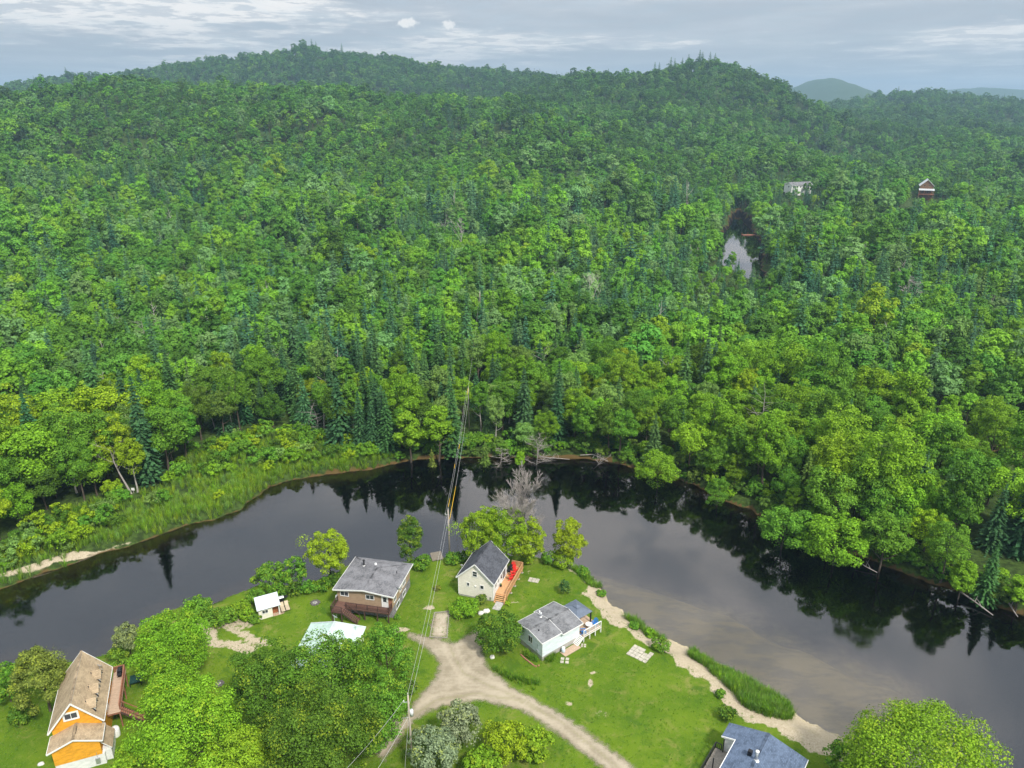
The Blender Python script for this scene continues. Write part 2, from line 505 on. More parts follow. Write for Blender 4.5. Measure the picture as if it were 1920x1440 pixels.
bs = t.mix(t.ramp(t.noise(t.coord('Position', (1, 3, 1), (0, 0, 0.5)), 0.16, 4, 0.55), 0.38, 0.66), (0.64, 0.55, 0.27), (0.38, 0.335, 0.195))
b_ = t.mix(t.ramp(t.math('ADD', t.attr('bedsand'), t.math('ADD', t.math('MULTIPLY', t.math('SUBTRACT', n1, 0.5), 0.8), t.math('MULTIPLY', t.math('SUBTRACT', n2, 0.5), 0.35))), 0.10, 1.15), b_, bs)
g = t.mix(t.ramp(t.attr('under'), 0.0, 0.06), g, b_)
hgt = t.math('ADD', n3, t.math('MULTIPLY', t.noise(v, 22.0, 3, 0.7), 0.6))
M['ground'] = t.done(t.pbr(g, 0.95, 0.1, 0.0, t.bump(hgt, 0.55, 0.12)))
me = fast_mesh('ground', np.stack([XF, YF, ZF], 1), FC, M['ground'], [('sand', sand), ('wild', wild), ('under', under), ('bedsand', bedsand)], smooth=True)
tag(link('ground', me), kind='structure')

# the river surface
t = NT('river_water')
v = t.coord('Position')
rip = t.math('ADD', t.noise(t.coord('Position', (1.0, 1.7, 1)), 1.3, 4, 0.6), t.math('MULTIPLY', t.noise(t.coord('Position', (1.0, 2.2, 1)), 5.0, 3, 0.6), 0.35))
patch = t.ramp(t.noise(v, 0.05, 3, 0.55), 0.4, 0.62, 0.25, 1.0)
bn = t.n('ShaderNodeBump')
bn.inputs['Distance'].default_value = 0.02
t.put(bn.inputs['Strength'], t.math('MULTIPLY', patch, 0.16))
t.put(bn.inputs['Height'], rip)
fr = t.n('ShaderNodeFresnel')
fr.inputs['IOR'].default_value = 2.05
t.put(fr.inputs['Normal'], bn.outputs[0])
gl = t.n('ShaderNodeBsdfGlossy')
gl.inputs['Roughness'].default_value = 0.035
t.put(gl.inputs['Color'], (0.97, 0.97, 1.0))
t.put(gl.inputs['Normal'], bn.outputs[0])
tr = t.n('ShaderNodeBsdfTransparent')
t.put(tr.inputs['Color'], (0.84, 0.78, 0.60))
mx = t.n('ShaderNodeMixShader')
t.put(mx.inputs[0], fr.outputs[0])
t.t.links.new(tr.outputs[0], mx.inputs[1])
t.t.links.new(gl.outputs[0], mx.inputs[2])
M['water'] = t.done(mx.outputs[0])
m = MB().add([(-420, 40, WATER), (420, 40, WATER), (420, 640, WATER), (-420, 640, WATER)], [(0, 1, 2, 3)])
tag(m.build('river_water', M['water']), kind='structure')

LINES = [GL([(1190, 1470), (1120, 1408), (1050, 1352), (985, 1312), (925, 1290), (870, 1262), (852, 1232), (842, 1205)]), GL([(1190, 1470), (1120, 1408), (1050, 1352), (970, 1312), (890, 1300), (820, 1312), (770, 1345), (700, 1412)])]   # wheel tracks
# sheets of gravel laid on the ground: a fine grid with a ragged, soft edge
def sheet(name, outline, mat, step=0.4, lift=0.03, soft=0.5, kind='structure'):
    x0, y0 = outline.min(0) - 1.5
    x1, y1 = outline.max(0) + 1.5
    X, Y = np.meshgrid(np.arange(x0, x1, step), np.arange(y0, y1, step))
    x, y = X.ravel(), Y.ravel()
    sd = signed(x, y, outline)
    z = height(x, y) + lift
    q = np.arange(X.size).reshape(X.shape)
    f = np.stack([q[:-1, :-1].ravel(), q[:-1, 1:].ravel(), q[1:, 1:].ravel(), q[1:, :-1].ravel()], 1)
    f = f[(sd[f].min(1) < soft + 0.3)]
    use = np.unique(f)
    mp = np.full(X.size, -1)
    mp[use] = np.arange(len(use))
    rut, crown_ = np.zeros(len(x)), np.zeros(len(x))
    for line in LINES:
        d = poly_dist(x, y, line, False)
        rut = np.maximum(rut, np.exp(-((d - .85) / .32) ** 2))
        crown_ = np.maximum(crown_, np.exp(-(d / .4) ** 2))
    me = fast_mesh(name, np.stack([x, y, z], 1)[use], mp[f], mat, [('edge', sd[use]), ('rut', rut[use]), ('crown', crown_[use])], smooth=True)
    return tag(link(name, me), kind=kind)
def gravel_mat(name, a, b, grassy, streak_rot=0.0):
    t = NT(name)
    v = t.coord('Position')
    n1, n2, n3 = t.noise(v, 0.25, 4, 0.6), t.noise(v, 0.9, 5, 0.6), t.noise(v, 9.0, 4, 0.75)
    st = t.noise(t.coord('Position', (0.30, 2.0, 1), (0, 0, streak_rot)), 1.4, 6, 0.7)
    f = t.math('ADD', t.math('MULTIPLY', n1, 0.45), t.math('ADD', t.math('MULTIPLY', n2, 0.25), t.math('ADD', t.math('MULTIPLY', n3, 0.12), t.math('MULTIPLY', st, 0.18))))
    c = t.mix(t.ramp(f, 0.40, 0.60), a, b)
    c = t.mix(t.math('MULTIPLY', t.ramp(t.attr('rut'), 0.1, 0.9), 0.40), c, tuple(min(1, x * 1.16) for x in b))
    mid_ = t.math('MULTIPLY', t.ramp(t.math('ADD', t.attr('crown'), t.math('MULTIPLY', t.math('SUBTRACT', n2, 0.5), 1.2)), 0.5, 1.0), 0.4)
    c = t.mix(mid_, c, (0.22, 0.21, 0.10))
    c = t.mix(t.math('MULTIPLY', t.ramp(t.noise(v, 1.7, 5, 0.7), 0.56, 0.72), grassy), c, (0.16, 0.18, 0.06))
    c = t.mix(t.math('MULTIPLY', t.ramp(n3, 0.55, 0.8), 0.25), c, tuple(x * 0.55 for x in a))
    e = t.math('ADD', t.attr('edge'), t.math('ADD', t.math('MULTIPLY', t.math('SUBTRACT', n2, 0.5), 2.2), t.math('MULTIPLY', t.math('SUBTRACT', n3, 0.5), 1.6)))
    al = t.ramp(e, -0.75, 0.45, 1.0, 0.0)
    p = t.pbr(c, 0.95, 0.1, 0.0, t.bump(n3, 0.35, 0.04), Alpha=al)
    return t.done(p)
M['gravel'] = gravel_mat('gravel_road', (0.26, 0.222, 0.158), (0.39, 0.338, 0.255), 0.30, 0.55)
ROAD = GL([(1215, 1470), (1190, 1440), (1110, 1380), (1040, 1330), (960, 1288), (915, 1250), (903, 1215), (908, 1195), (893, 1182), (868, 1196), (850, 1206), (815, 1196), (768, 1186), (764, 1192), (800, 1215), (822, 1242), (818, 1268),
           (790, 1302), (764, 1338), (735, 1365), (690, 1410), (720, 1425), (775, 1352), (820, 1327), (900, 1312), (980, 1332), (1050, 1380), (1110, 1425), (1140, 1452), (1165, 1480)])
sheet('gravel_road', ROAD, M['gravel'])
PLOT = GL([(815, 1149), (842, 1147), (838, 1196), (806, 1194)])
M['plot'] = gravel_mat('sandy_plot', (0.30, 0.25, 0.18), (0.50, 0.44, 0.34), 0.9)
# ------------------------------------------------------------------ foliage materials: each tree brings its own tint
def leaf_mat(name, trans=0.18, yellow=(0.25, 0.37, 0.02), ymix=0.28, rough=0.55, var=0.40):
    t = NT(name)
    tint = t.attr('tint', 'INSTANCER', 'Color')
    geo = t.n('ShaderNodeNewGeometry')
    rnd = geo.outputs['Random Per Island']
    lob = t.attr('lobe')
    c = t.mix(t.ramp(rnd, 0.0, 1.0), (1 - var, 1 - var * .92, 1 - var), (1 + var, 1 + var * .86, 1 + var * .7))
    c = t.mix(1.0, tint, c, 'MULTIPLY')
    f = t.math('MULTIPLY', t.math('MULTIPLY', t.ramp(lob, 0.35, 1.0), t.ramp(rnd, 0.3, 0.95)), ymix)
    c = t.mix(f, c, yellow)
    p = t.pbr(c, rough, 0.10)
    tl = t.n('ShaderNodeBsdfTranslucent')
    t.put(tl.inputs['Color'], t.mix(1.0, c, (1.15, 1.25, 0.6), 'MULTIPLY'))
    mx = t.n('ShaderNodeMixShader')
    mx.inputs[0].default_value = trans
    t.t.links.new(p, mx.inputs[1])
    t.t.links.new(tl.outputs[0], mx.inputs[2])
    M[name] = t.done(mx.outputs[0])
leaf_mat('leaf')
leaf_mat('leaf_far', ymix=0.18, var=0.22)
leaf_mat('leaf_tip', yellow=(0.36, 0.42, 0.025), ymix=0.62, var=0.42)
leaf_mat('needle', 0.12, (0.10, 0.14, 0.03), 0.25, 0.65)
plain('bark', (0.105, 0.085, 0.065), 0.95, 0.1, 0, 0.4, 2.0, (1, 1, 0.3), 0.6)
plain('pale_bark', (0.42, 0.39, 0.35), 0.9, 0.1, 0, 0.3, 2.0, (1, 1, 0.6), 0.3)
plain('dead_wood', (0.33, 0.30, 0.27), 0.95, 0.1, 0, 0.25, 2.0, (1, 1, 0.3), 0.4)

def unit(v):
    return v / np.maximum(np.linalg.norm(v, axis=1, keepdims=True), 1e-9)
def cards(c, nrm, size, aspect, r, lobe, fold=0.18):
    """small diamond leaves, folded along the middle, lying across nrm"""
    n = len(c)
    a = unit(np.cross(nrm, unit(r.normal(size=(n, 3)))))
    b = np.cross(nrm, a)
    L, W = size[:, None] * 0.5, (size * aspect)[:, None] * 0.5
    dn = nrm * (size * fold)[:, None]
    v = np.stack([c - a * L - dn, c + b * W, c + a * L - dn, c - b * W], 1)
    f = np.arange(4 * n).reshape(n, 4)
    return v.reshape(-1, 3), f, np.repeat(lobe, 4)
def crown_broad(seed, h=15.0, rx=4.2, base=0.28, lobes=34, leaves=4500, size=0.42, shape='round', top=1.0, gap=0.0, inner=0.10, lr=(0.16, 0.28), low=-0.35, pull=0.30, soft=0.36):
    """foliage of a broadleaved tree: clumps of leaves on limbs around an uneven crown"""
    r = np.random.default_rng(seed)
    z0, z1 = h * base, h
    cz, rz = (z0 + z1) / 2, (z1 - z0) / 2
    k = np.arange(lobes) + 0.5
    ph = np.arccos(np.clip(1 - (1 - low) * k / lobes, -1, 1))
    th = np.pi * (1 + 5 ** 0.5) * k + r.uniform(0, 6.28)
    d = np.stack([np.cos(th) * np.sin(ph), np.sin(th) * np.sin(ph), np.cos(ph)], 1)
    d = unit(d + r.normal(scale=0.16, size=d.shape))
    rad = r.uniform(0.62, 0.95, lobes)
    nb = max(5, int(lobes ** 0.5 * 1.25))                # main boughs: the clumps gather round them and leave deep gaps between
    bd = unit(r.normal(size=(nb, 3)) * np.array([1, 1, .8]) + np.array([0, 0, .25]))
    dots = d @ bd.T
    near = dots.argmax(1)
    d = unit(d * (1 - pull) + bd[near] * pull)
    rad = rad * (0.78 + 0.27 * r.random(nb)[near]) * 1.04
    lrad = r.uniform(*lr, lobes) * rx * (1.15 - 0.25 * np.abs(d[:, 2]))
    if shape == 'oval':
        rad *= 0.92
    C = d * rad[:, None] * np.array([rx, rx, rz])
    if shape == 'cone':
        C[:, :2] *= np.clip(1.15 - 0.75 * (C[:, 2:3] / rz * 0.5 + 0.5), 0.25, 1.2)
    if shape == 'vase':
        C[:, :2] *= np.clip(0.55 + 0.6 * (C[:, 2:3] / rz * 0.5 + 0.5), 0.5, 1.15)
    lean = r.normal(scale=0.05 * rx, size=2)
    C[:, :2] += lean
    C[:, 2] += cz
    # a few inner clumps so that the crown is not hollow
    ni = max(3, lobes // 6)
    Ci = np.stack([r.normal(scale=0.25 * rx, size=ni), r.normal(scale=0.25 * rx, size=ni), cz + r.uniform(-0.5, 0.55, ni) * rz], 1)
    C = np.vstack([C, Ci])
    lrad = np.concatenate([lrad, np.full(ni, 0.42 * rx)])
    lv = np.concatenate([r.uniform(0, 1, lobes), r.uniform(0, .4, ni)])
    w = lrad ** 2
    w[lobes:] *= inner * 3
    idx = r.choice(len(C), leaves, p=w / w.sum())
    out = unit(C - np.array([lean[0], lean[1], cz - 0.25 * rz]))
    dd = unit(r.normal(size=(leaves, 3)) + out[idx] * 0.7 + np.array([0, 0, 0.55]))
    rr = lrad[idx] * (1.0 - 0.28 * r.random(leaves) ** 1.6) * (1 + 0.10 * r.normal(size=leaves))
    p = C[idx] + dd * rr[:, None] * np.array([1, 1, 0.82])
    if gap:
        keep = r.random(leaves) > gap * (np.sin(p[:, 0] * 2.1 + seed) * np.sin(p[:, 1] * 1.9) * np.sin(p[:, 2] * 1.7 + seed) > 0.05)
        p, dd, idx = p[keep], dd[keep], idx[keep]
    nrm = unit(dd * 0.9 + np.array([0, 0, 0.35]) + r.normal(scale=soft, size=p.shape))
    sz = size * r.uniform(0.6, 1.35, len(p))
    return cards(p, nrm, sz, r.uniform(0.55, 0.9, len(p)), r, lv[idx])
def crown_spruce(seed, h=15.0, rx=2.2, levels=26, per=9, sprays=5, ragged=0.15, base=0.06, droop=0.35):
    """foliage of a spruce or fir: whorls of drooping boughs, each a row of needle sprays"""
    r = np.random.default_rng(seed)
    P, N, S, A, L, D = [], [], [], [], [], []
    for i in range(levels):
        q = (i + r.uniform(-.3, .3)) / levels
        z = h * (base + (1 - base) * q)
        reach = rx * (1 - q) ** 0.86 * (1 + r.normal(scale=ragged)) + 0.10
        nb = max(4, int(per * (0.45 + 0.55 * (1 - q))))
        for j in range(nb):
            a = 2 * math.pi * (j + r.uniform(-.35, .35)) / nb + i * 1.7
            rr = reach * r.uniform(0.72, 1.12)
            ns = max(2, int(sprays * (0.35 + 0.65 * rr / rx)))
            lb = r.random()
            for k in range(ns):
                s = (k + 0.75) / ns
                x = rr * s
                P.append((x * math.cos(a), x * math.sin(a), z - droop * x * s - 0.05 * k + 0.12 * rr * s ** 3))
                N.append((math.cos(a) * 0.25, math.sin(a) * 0.25, 1.0))
                D.append((math.cos(a + r.normal(scale=.35)), math.sin(a + r.normal(scale=.35)), -droop * 0.9))
                S.append((0.50 + 0.75 * rr / ns) * r.uniform(0.8, 1.25))
                L.append(lb)
    P.append((0, 0, h)); N.append((1, 0, .1)); D.append((0, 0, 1)); S.append(0.9); L.append(.5)
    P.append((0, 0, h - .2)); N.append((0, 1, .1)); D.append((0, 0, 1)); S.append(0.9); L.append(.5)
    P, N, D, S, L = map(np.array, (P, N, D, S, L))
    N = unit(N + r.normal(scale=0.28, size=N.shape))
    a = unit(D - N * (D * N).sum(1, keepdims=True))
    b = np.cross(N, a)
    ln, wd = S[:, None] * 0.62, S[:, None] * 0.34
    dn = N * (S * 0.13)[:, None]
    v = np.stack([P - a * ln * 0.8, P + b * wd - dn, P + a * ln, P - b * wd - dn], 1).reshape(-1, 3)
    return v, np.arange(len(v)).reshape(-1, 4), np.repeat(L, 4)
def tube_np(pts, rad, n=6):
    m = MB().tube(pts, rad, n, cap=False)
    return np.array([tuple(v) for v in m.v], np.float32), np.array(m.f, np.int32)
def limbs(seed, h, rx, base, r0=None, nl=6, spread=0.62, reach=0.72, crook=0.03):
    """tapered trunk and main limbs: list of (points, radii)"""
    r = np.random.default_rng(seed + 991)
    r0 = r0 or h * 0.016
    top = h * reach
    tr, x = [], np.zeros(2)
    for i in range(7):
        tr.append((x[0], x[1], -0.4 + (top + 0.4) * i / 6))
        x = x + r.normal(scale=crook * h * 0.25, size=2)
    L = [(tr, [r0 * (1.25 if i == 0 else 1 - 0.78 * i / 6) for i in range(7)])]
    for k in range(nl):
        q = 0.32 + 0.6 * (k + r.random()) / nl
        z = max(h * base * 0.7, top * q)
        i = min(5, int((z + .4) / (top + .4) * 6))
        s = Vector(tr[i]).lerp(Vector(tr[i + 1]), 0.5)
        a = k * 2.4 + r.uniform(-.5, .5)
        ln = rx * spread * r.uniform(0.8, 1.2)
        e = s + Vector((math.cos(a) * ln, math.sin(a) * ln, ln * r.uniform(0.6, 1.1)))
        mid_ = s.lerp(e, 0.5) + Vector((0, 0, -0.08 * ln))
        rb = r0 * (1 - 0.7 * q) * 0.62
        L.append(([tuple(s), tuple(mid_), tuple(e)], [rb, rb * .7, rb * .25]))
    return L
def limbs_mesh(name, L, mat, n=6):
    m = MB()
    for p, rd in L:
        m.tube(p, rd, n, cap=False)
    return m.mesh(name, mat, True)
def card_mesh(name, cf, mat):
    v, f, lob = cf
    return fast_mesh(name, v, f, mat, [('lobe', lob)])
def joined(name, cf, L, lmat, bmat):
    """foliage and trunk in one mesh, for the uncountable far forest"""
    v, f, lob = cf
    V, Fq = [v], [f]
    off = len(v)
    nb = 0
    for p, rd in L:
        a, b = tube_np(p, rd, 5)
        V.append(a)
        Fq.append(b + off)
        off += len(a)
        nb += len(b)
    v2 = np.vstack(V)
    return fast_mesh(name, v2, np.vstack(Fq), [lmat, bmat], [('lobe', np.concatenate([lob, np.zeros(len(v2) - len(v))]))], midx=np.r_[np.zeros(len(f), int), np.ones(nb, int)])

TINT = {'bright green': (0.180, 0.350, 0.020), 'mid green': (0.112, 0.262, 0.024), 'deep green': (0.080, 0.178, 0.018), 'yellow-green': (0.240, 0.375, 0.016),
        'pale green': (0.175, 0.310, 0.070), 'olive green': (0.120, 0.215, 0.036), 'dark blue-green': (0.055, 0.142, 0.054), 'dark green': (0.066, 0.165, 0.045),
        'grey-green': (0.180, 0.260, 0.110), 'silvery green': (0.215, 0.285, 0.165), 'brownish green': (0.180, 0.225, 0.040), 'dull green': (0.095, 0.190, 0.056)}
def jit(name, s=0.14, up=1.0):
    k = (1 + rng.normal(scale=s)) * up - 1
    c = np.array(TINT[name]) * (1 + k)
    return [float(c[0] * (1 + rng.normal(scale=0.07))), float(c[1]), float(c[2])]

# ------------------------------------------------------------------ forest: kinds of tree, three levels of detail
BROAD = [dict(h=16, rx=4.6, base=.10, shape='round'), dict(h=17, rx=3.6, base=.10, shape='oval'), dict(h=15, rx=5.2, base=.12, shape='round'), dict(h=18, rx=4.0, base=.22, shape='vase'),
         dict(h=14, rx=3.3, base=.06, shape='cone'), dict(h=16, rx=4.2, base=.18, shape='round', gap=.5), dict(h=19, rx=5.0, base=.18, shape='round')]
def broad_set(tagname, leaves, size, lobes, kinds):
    r = []
    for i, k in enumerate(kinds):
        cf = crown_broad(100 + i * 17 + lobes, leaves=leaves, size=size, lobes=lobes, **k)
        r.append((card_mesh('crown', cf, M['leaf']), limbs_mesh('trunk', limbs(40 + i, k['h'], k['rx'], k['base']), M['pale_bark' if i in (3,) else 'bark']), k))
    return r
B1 = broad_set('b1', 9000, 0.35, 64, BROAD)
SPR = [dict(h=17, rx=2.8, levels=34, per=13, sprays=7), dict(h=15, rx=3.1, levels=30, per=13, sprays=7), dict(h=18, rx=2.3, levels=36, per=12, sprays=6), dict(h=14, rx=3.2, levels=22, per=11, sprays=7, ragged=.3, droop=.15, base=.2)]
S1 = []
for i, k in enumerate(SPR):
    S1.append((card_mesh('crown', crown_spruce(300 + i, **k), M['needle']), limbs_mesh('trunk', [([(0, 0, -.4), (0, 0, k['h'] * .5), (0, 0, k['h'] * .98)], [.2, .12, .02])], M['bark']), k))
def proto_collection(name, meshes):
    c = bpy.data.collections.new(name)
    for i, me in enumerate(meshes):
        o = bpy.data.objects.new(f'{name}_{i:02d}', me)
        c.objects.link(o)
    return c
def lod(leaves, size, lobes, spr):
    ms = []
    for i, k in enumerate(BROAD):
        ms.append(joined('tree_far', crown_broad(500 + i * 13 + lobes, leaves=leaves, size=size, lobes=lobes, soft=.2, lr=(.2, .34), **k), limbs(60 + i, k['h'], k['rx'], k['base'], nl=3)[:3], M['leaf_far'], M['bark']))
    for i, k in enumerate(SPR):
        kk = dict(k)
        kk['levels'] = int(k['levels'] * spr)
        kk['per'] = int(k['per'] * (0.5 + spr / 2))
        kk['sprays'] = 5 if spr > .6 else 3
        ms.append(joined('conifer_far', crown_spruce(700 + i, **kk), [([(0, 0, -.4), (0, 0, k['h'] * .5), (0, 0, k['h'] * .98)], [.2, .12, .02])], M['needle'], M['bark']))
    for i in range(3):
        r = random.Random(i + 5)
        L = [([(0, 0, -.4), (r.uniform(-.4, .4), r.uniform(-.4, .4), 7.5), (r.uniform(-.8, .8), r.uniform(-.8, .8), 15)], [.26, .17, .03])]
        for k in range(9):
            z = 5.5 + k * 1.0
            a = r.uniform(0, 6.28)
            ln = r.uniform(1.2, 2.6) * (1.2 - k / 12)
            L.append(([(0, 0, z), (ln * .6 * math.cos(a), ln * .6 * math.sin(a), z + ln * .6), (ln * math.cos(a), ln * math.sin(a), z + ln * 1.2)], [.09, .06, .02]))
        ms.append(joined('bare_tree_far', crown_broad(880 + i, h=12, rx=2.2, base=.3, lobes=8, leaves=60, size=.5), L, M['leaf'], M['pale_bark' if i else 'dead_wood']))
    return ms
PC_MID = proto_collection('far_tree_kinds', lod(2600, 0.66, 40, .8))
PC_FAR = proto_collection('hill_tree_kinds', lod(700, 1.15, 24, .55))
NB, NS = len(BROAD), len(SPR)

def scatter_group(name, coll):
    g = bpy.data.node_groups.new(name, 'GeometryNodeTree')
    g.interface.new_socket('Geometry', in_out='INPUT', socket_type='NodeSocketGeometry')
    g.interface.new_socket('Geometry', in_out='OUTPUT', socket_type='NodeSocketGeometry')
    N = g.nodes.new
    gi, go = N('NodeGroupInput'), N('NodeGroupOutput')
    mp, ip, ci = N('GeometryNodeMeshToPoints'), N('GeometryNodeInstanceOnPoints'), N('GeometryNodeCollectionInfo')
    ci.inputs['Collection'].default_value = coll
    ci.inputs['Separate Children'].default_value = True
    ci.inputs['Reset Children'].default_value = True
    ip.inputs['Pick Instance'].default_value = True
    def na(nm, dt):
        x = N('GeometryNodeInputNamedAttribute')
        x.data_type = dt
        x.inputs['Name'].default_value = nm
        return x.outputs['Attribute']
    cx = N('ShaderNodeCombineXYZ')
    L = g.links.new
    L(gi.outputs[0], mp.inputs['Mesh'])
    L(mp.outputs[0], ip.inputs['Points'])
    L(ci.outputs[0], ip.inputs['Instance'])
    L(na('vi', 'INT'), ip.inputs['Instance Index'])
    L(na('rz', 'FLOAT'), cx.inputs['Z'])
    L(cx.outputs[0], ip.inputs['Rotation'])
    L(na('sc', 'FLOAT_VECTOR'), ip.inputs['Scale'])
    L(ip.outputs[0], go.inputs[0])
    return g
def scatter(name, pts, vi, rz, sc, tint, coll, label, cat):
    me = bpy.data.meshes.new(name)
    n = len(pts)
    me.vertices.add(n)
    me.vertices.foreach_set('co', np.asarray(pts, np.float32).ravel())
    me.attributes.new('vi', 'INT', 'POINT').data.foreach_set('value', np.asarray(vi, np.int32))
    me.attributes.new('rz', 'FLOAT', 'POINT').data.foreach_set('value', np.asarray(rz, np.float32))
    me.attributes.new('sc', 'FLOAT_VECTOR', 'POINT').data.foreach_set('vector', np.asarray(sc, np.float32).ravel())
    tint = np.asarray(tint) * (np.array([0.90, 0.98, 1.35]) if cat == 'forest' else 1.0)      # the woods are a cooler green than the garden trees
    ta = me.attributes.new('tint', 'FLOAT_COLOR', 'POINT')
    ta.data.foreach_set('color', np.c_[np.asarray(tint, np.float32), np.ones(n, np.float32)].astype(np.float32).ravel())
    me.update()
    o = link(name, me)
    md = o.modifiers.new('scatter', 'NODES')
    md.node_group = scatter_group(name, coll)
    tag(o, label, cat, kind='stuff')
    return o
def project(x, y, z):
    f = y * math.cos(TILT) - (z - CAM_H) * math.sin(TILT)
    up = y * math.sin(TILT) + (z - CAM_H) * math.cos(TILT)
    return 960 + FPX * x / f, 720 - FPX * up / f
MARSH = GL([(-300, 1130), (0, 1040), (110, 965), (180, 940), (255, 932), (300, 915), (330, 880), (360, 850), (430, 822), (560, 812), (650, 830), (715, 845), (752, 862), (700, 885), (500, 920), (340, 995), (0, 1110), (-300, 1190)], -0.3)
CLEAR = [(-2, 1e9, 0)]
def spaced(x0, x1, y0, y1, st, jitter=0.36):
    X, Y = np.meshgrid(np.arange(x0, x1, st), np.arange(y0, y1, st * 0.87))
    X = X + (np.arange(X.shape[0])[:, None] % 2) * st * 0.5
    X = X + rng.uniform(-jitter, jitter, X.shape) * st
    Y = Y + rng.uniform(-jitter, jitter, Y.shape) * st
    return X.ravel(), Y.ravel()
def in_view(x, y, z, mu=140, mv=260):
    u, v = project(x, y, z)
    return (u > -mu) & (u < 1920 + mu) & (v < 1440 + mv)
WHITE_HOUSE, CABIN, TINY = G(1500, 384, 3), G(1731, 388, 4), G(1676, 366, 6)
LINE_A = np.array(G(842, 1035))
def no_tree(x, y):
    sd = river_sd(x, y)
    bad = sd < 0.9
    bad |= inside(x, y, MARSH)
    d, t = seg_dist(x, y, LINE_A, np.array([-11.1, 174.5]))
    bad |= (d < 1.7) & (y > 128)
    d, t = seg_dist(x, y, np.array([-11.1, 174.5]), np.array([-12.1, 272.0]))
    bad |= (d < 1.2)
    for (a, b), rr in ((WHITE_HOUSE, 20), (CABIN, 14), (TINY, 8)):
        bad |= np.hypot(x - a, y - b) < rr
        # the ground falls away in front of each far house; the trees there are young and low
    bad |= inside(x, y, GL([(1875, 870), (1990, 850), (2050, 1010), (1950, 1010), (1900, 960)], 0))
    bad |= inside(x, y, GL([(1690, 660), (1722, 655), (1712, 690), (1705, 640), (1722, 618), (1705, 612)], 0))
    return bad
# near and middle forest
px, py = spaced(-290, 300, 116, 330, 5.4)
# big old crowns stand farther apart on the wooded point
_u, _ = project(px, py, 8.0)
_k = ~((_u > 1150) & (py < 235) & (rng.random(len(px)) < 0.28))
px, py = px[_k], py[_k]
far = py > 0
ok = ~no_tree(px, py)
# only the far side of the river
ok &= ~inside(px, py, np.vstack([FAR_BANK, [[300, 0], [-300, 0]]]))
px, py = px[ok], py[ok]
pz = height(px, py)
ok = in_view(px, py, pz + 8, 120, 120)
px, py, pz = px[ok], py[ok], pz[ok]
pu, pv = project(px, py, pz + 8)
stand = wob(px, py, 0.028, 1) + 0.6 * wob(px, py, 0.08, 3)
pc = 0.30 + 0.34 * np.exp(-((pu - 700) / 260) ** 2 - ((py - 165) / 60) ** 2) + 0.10 * (stand > 0.4) + 0.12 * ((pu > 1200) & (py > 230)) - 0.14 * ((pu > 1180) & (py < 215)) - 0.16 * (pu < 330) * (py < 200)
bankd = river_sd(px, py)
conif = rng.random(len(px)) < pc
vari = np.where(conif, rng.choice(NS, len(px), p=[.36, .28, .24, .12]), rng.choice(NB, len(px)))
vari = np.where((~conif) & (pu > 1150) & (py < 230), rng.choice([0, 2, 5, 6, 0, 2, 1], len(px)), vari)
scl = rng.triangular(0.5, 0.75, 1.15, len(px)) * np.where(conif, rng.uniform(0.7, 1.12, len(px)), 1.0)
scl *= np.where((pu > 1150) & (py < 240) & ~conif, 1.14, 1.0)
scl = np.where(conif, scl * 1.24, scl)
scl *= np.where(bankd < 4, 0.72, 1.0)
# open the view to the far reach of water: young trees in front of it
sight = np.abs(px - (py * 0.305)) < 16
scl = np.where(sight & (py > 265) & (py < 420), scl * 0.5, scl)
bnames = ['bright green', 'mid green', 'deep green', 'yellow-green', 'pale green', 'olive green']
def pick_tint(u, y, st_):
    w_ = np.array([.34, .34, .12, .02, .16, .02])
    if u > 1150 and y < 240:
        w_ = np.array([.46, .30, .11, .08, .04, .01])
    elif u < 330 and y < 190:
        w_ = np.array([.40, .33, .08, .14, .03, .02])
    elif st_ > 0.5:
        w_ = np.array([.20, .32, .20, .01, .24, .03])
    return rng.choice(bnames, p=w_ / w_.sum())
cnames = ['dark blue-green', 'dark green', 'dull green', 'olive green']
tn = [rng.choice(cnames, p=[.36, .36, .2, .08]) if conif[i] else pick_tint(pu[i], py[i], stand[i]) for i in range(len(px))]
order = np.argsort(np.hypot(px, py))
ib = [i for i in order if not conif[i] and -40 < pu[i] < 1960][:285]
ic = [i for i in order if conif[i] and -40 < pu[i] < 1960][:150]
single = set(ib) | set(ic)

def where_phrase(x, y, u):
    d = float(river_sd(np.array([x]), np.array([y]))[0])
    row = 'at the water edge' if d < 6 else ('behind the bank' if d < 18 else ('well back' if d < 40 else 'deep in woods'))
    if u < 330:
        pl = 'behind the left marsh'
    elif u < 560:
        pl = 'behind the shrub thicket'
    elif u < 760:
        pl = 'opposite the brown house'
    elif u < 1000:
        pl = 'opposite the cream cottage'
    elif u < 1180:
        pl = 'opposite the bare grey tree'
    elif u < 1420:
        pl = 'on the wooded river bend'
    elif u < 1680:
        pl = 'above the sandy shallows'
    else:
        pl = 'near the right edge'
    return row, pl
def tree_obj(name, crown, trunk, loc, rz, sc, tint, label, cat, group=None):
    o = empty(name, loc, rz)
    o.scale = sc
    a = link('crown', crown, o)
    a['tint'] = tint
    link('trunk', trunk, o)
    tag(o, label, cat, group)
    return o
SHP = ['round-topped', 'tall oval', 'spreading', 'upswept', 'low conical', 'thin-crowned', 'domed']
CSH = ['tall pointed', 'stout pointed', 'slim spired', 'ragged']
ORD = ['leftmost', 'second from left', 'third from left', 'fourth from left', 'fifth from left', 'sixth from left', 'seventh from left', 'eighth from left', 'ninth from left', 'tenth from left', 'eleventh from left', 'twelfth from left']
labs = {}
for i in ib + ic:
    row, pl = where_phrase(px[i], py[i], pu[i])
    labs[i] = f'{(CSH if conif[i] else SHP)[vari[i]]} {tn[i]} {"spruce" if conif[i] else "tree"} {row} {pl}'
same = {}
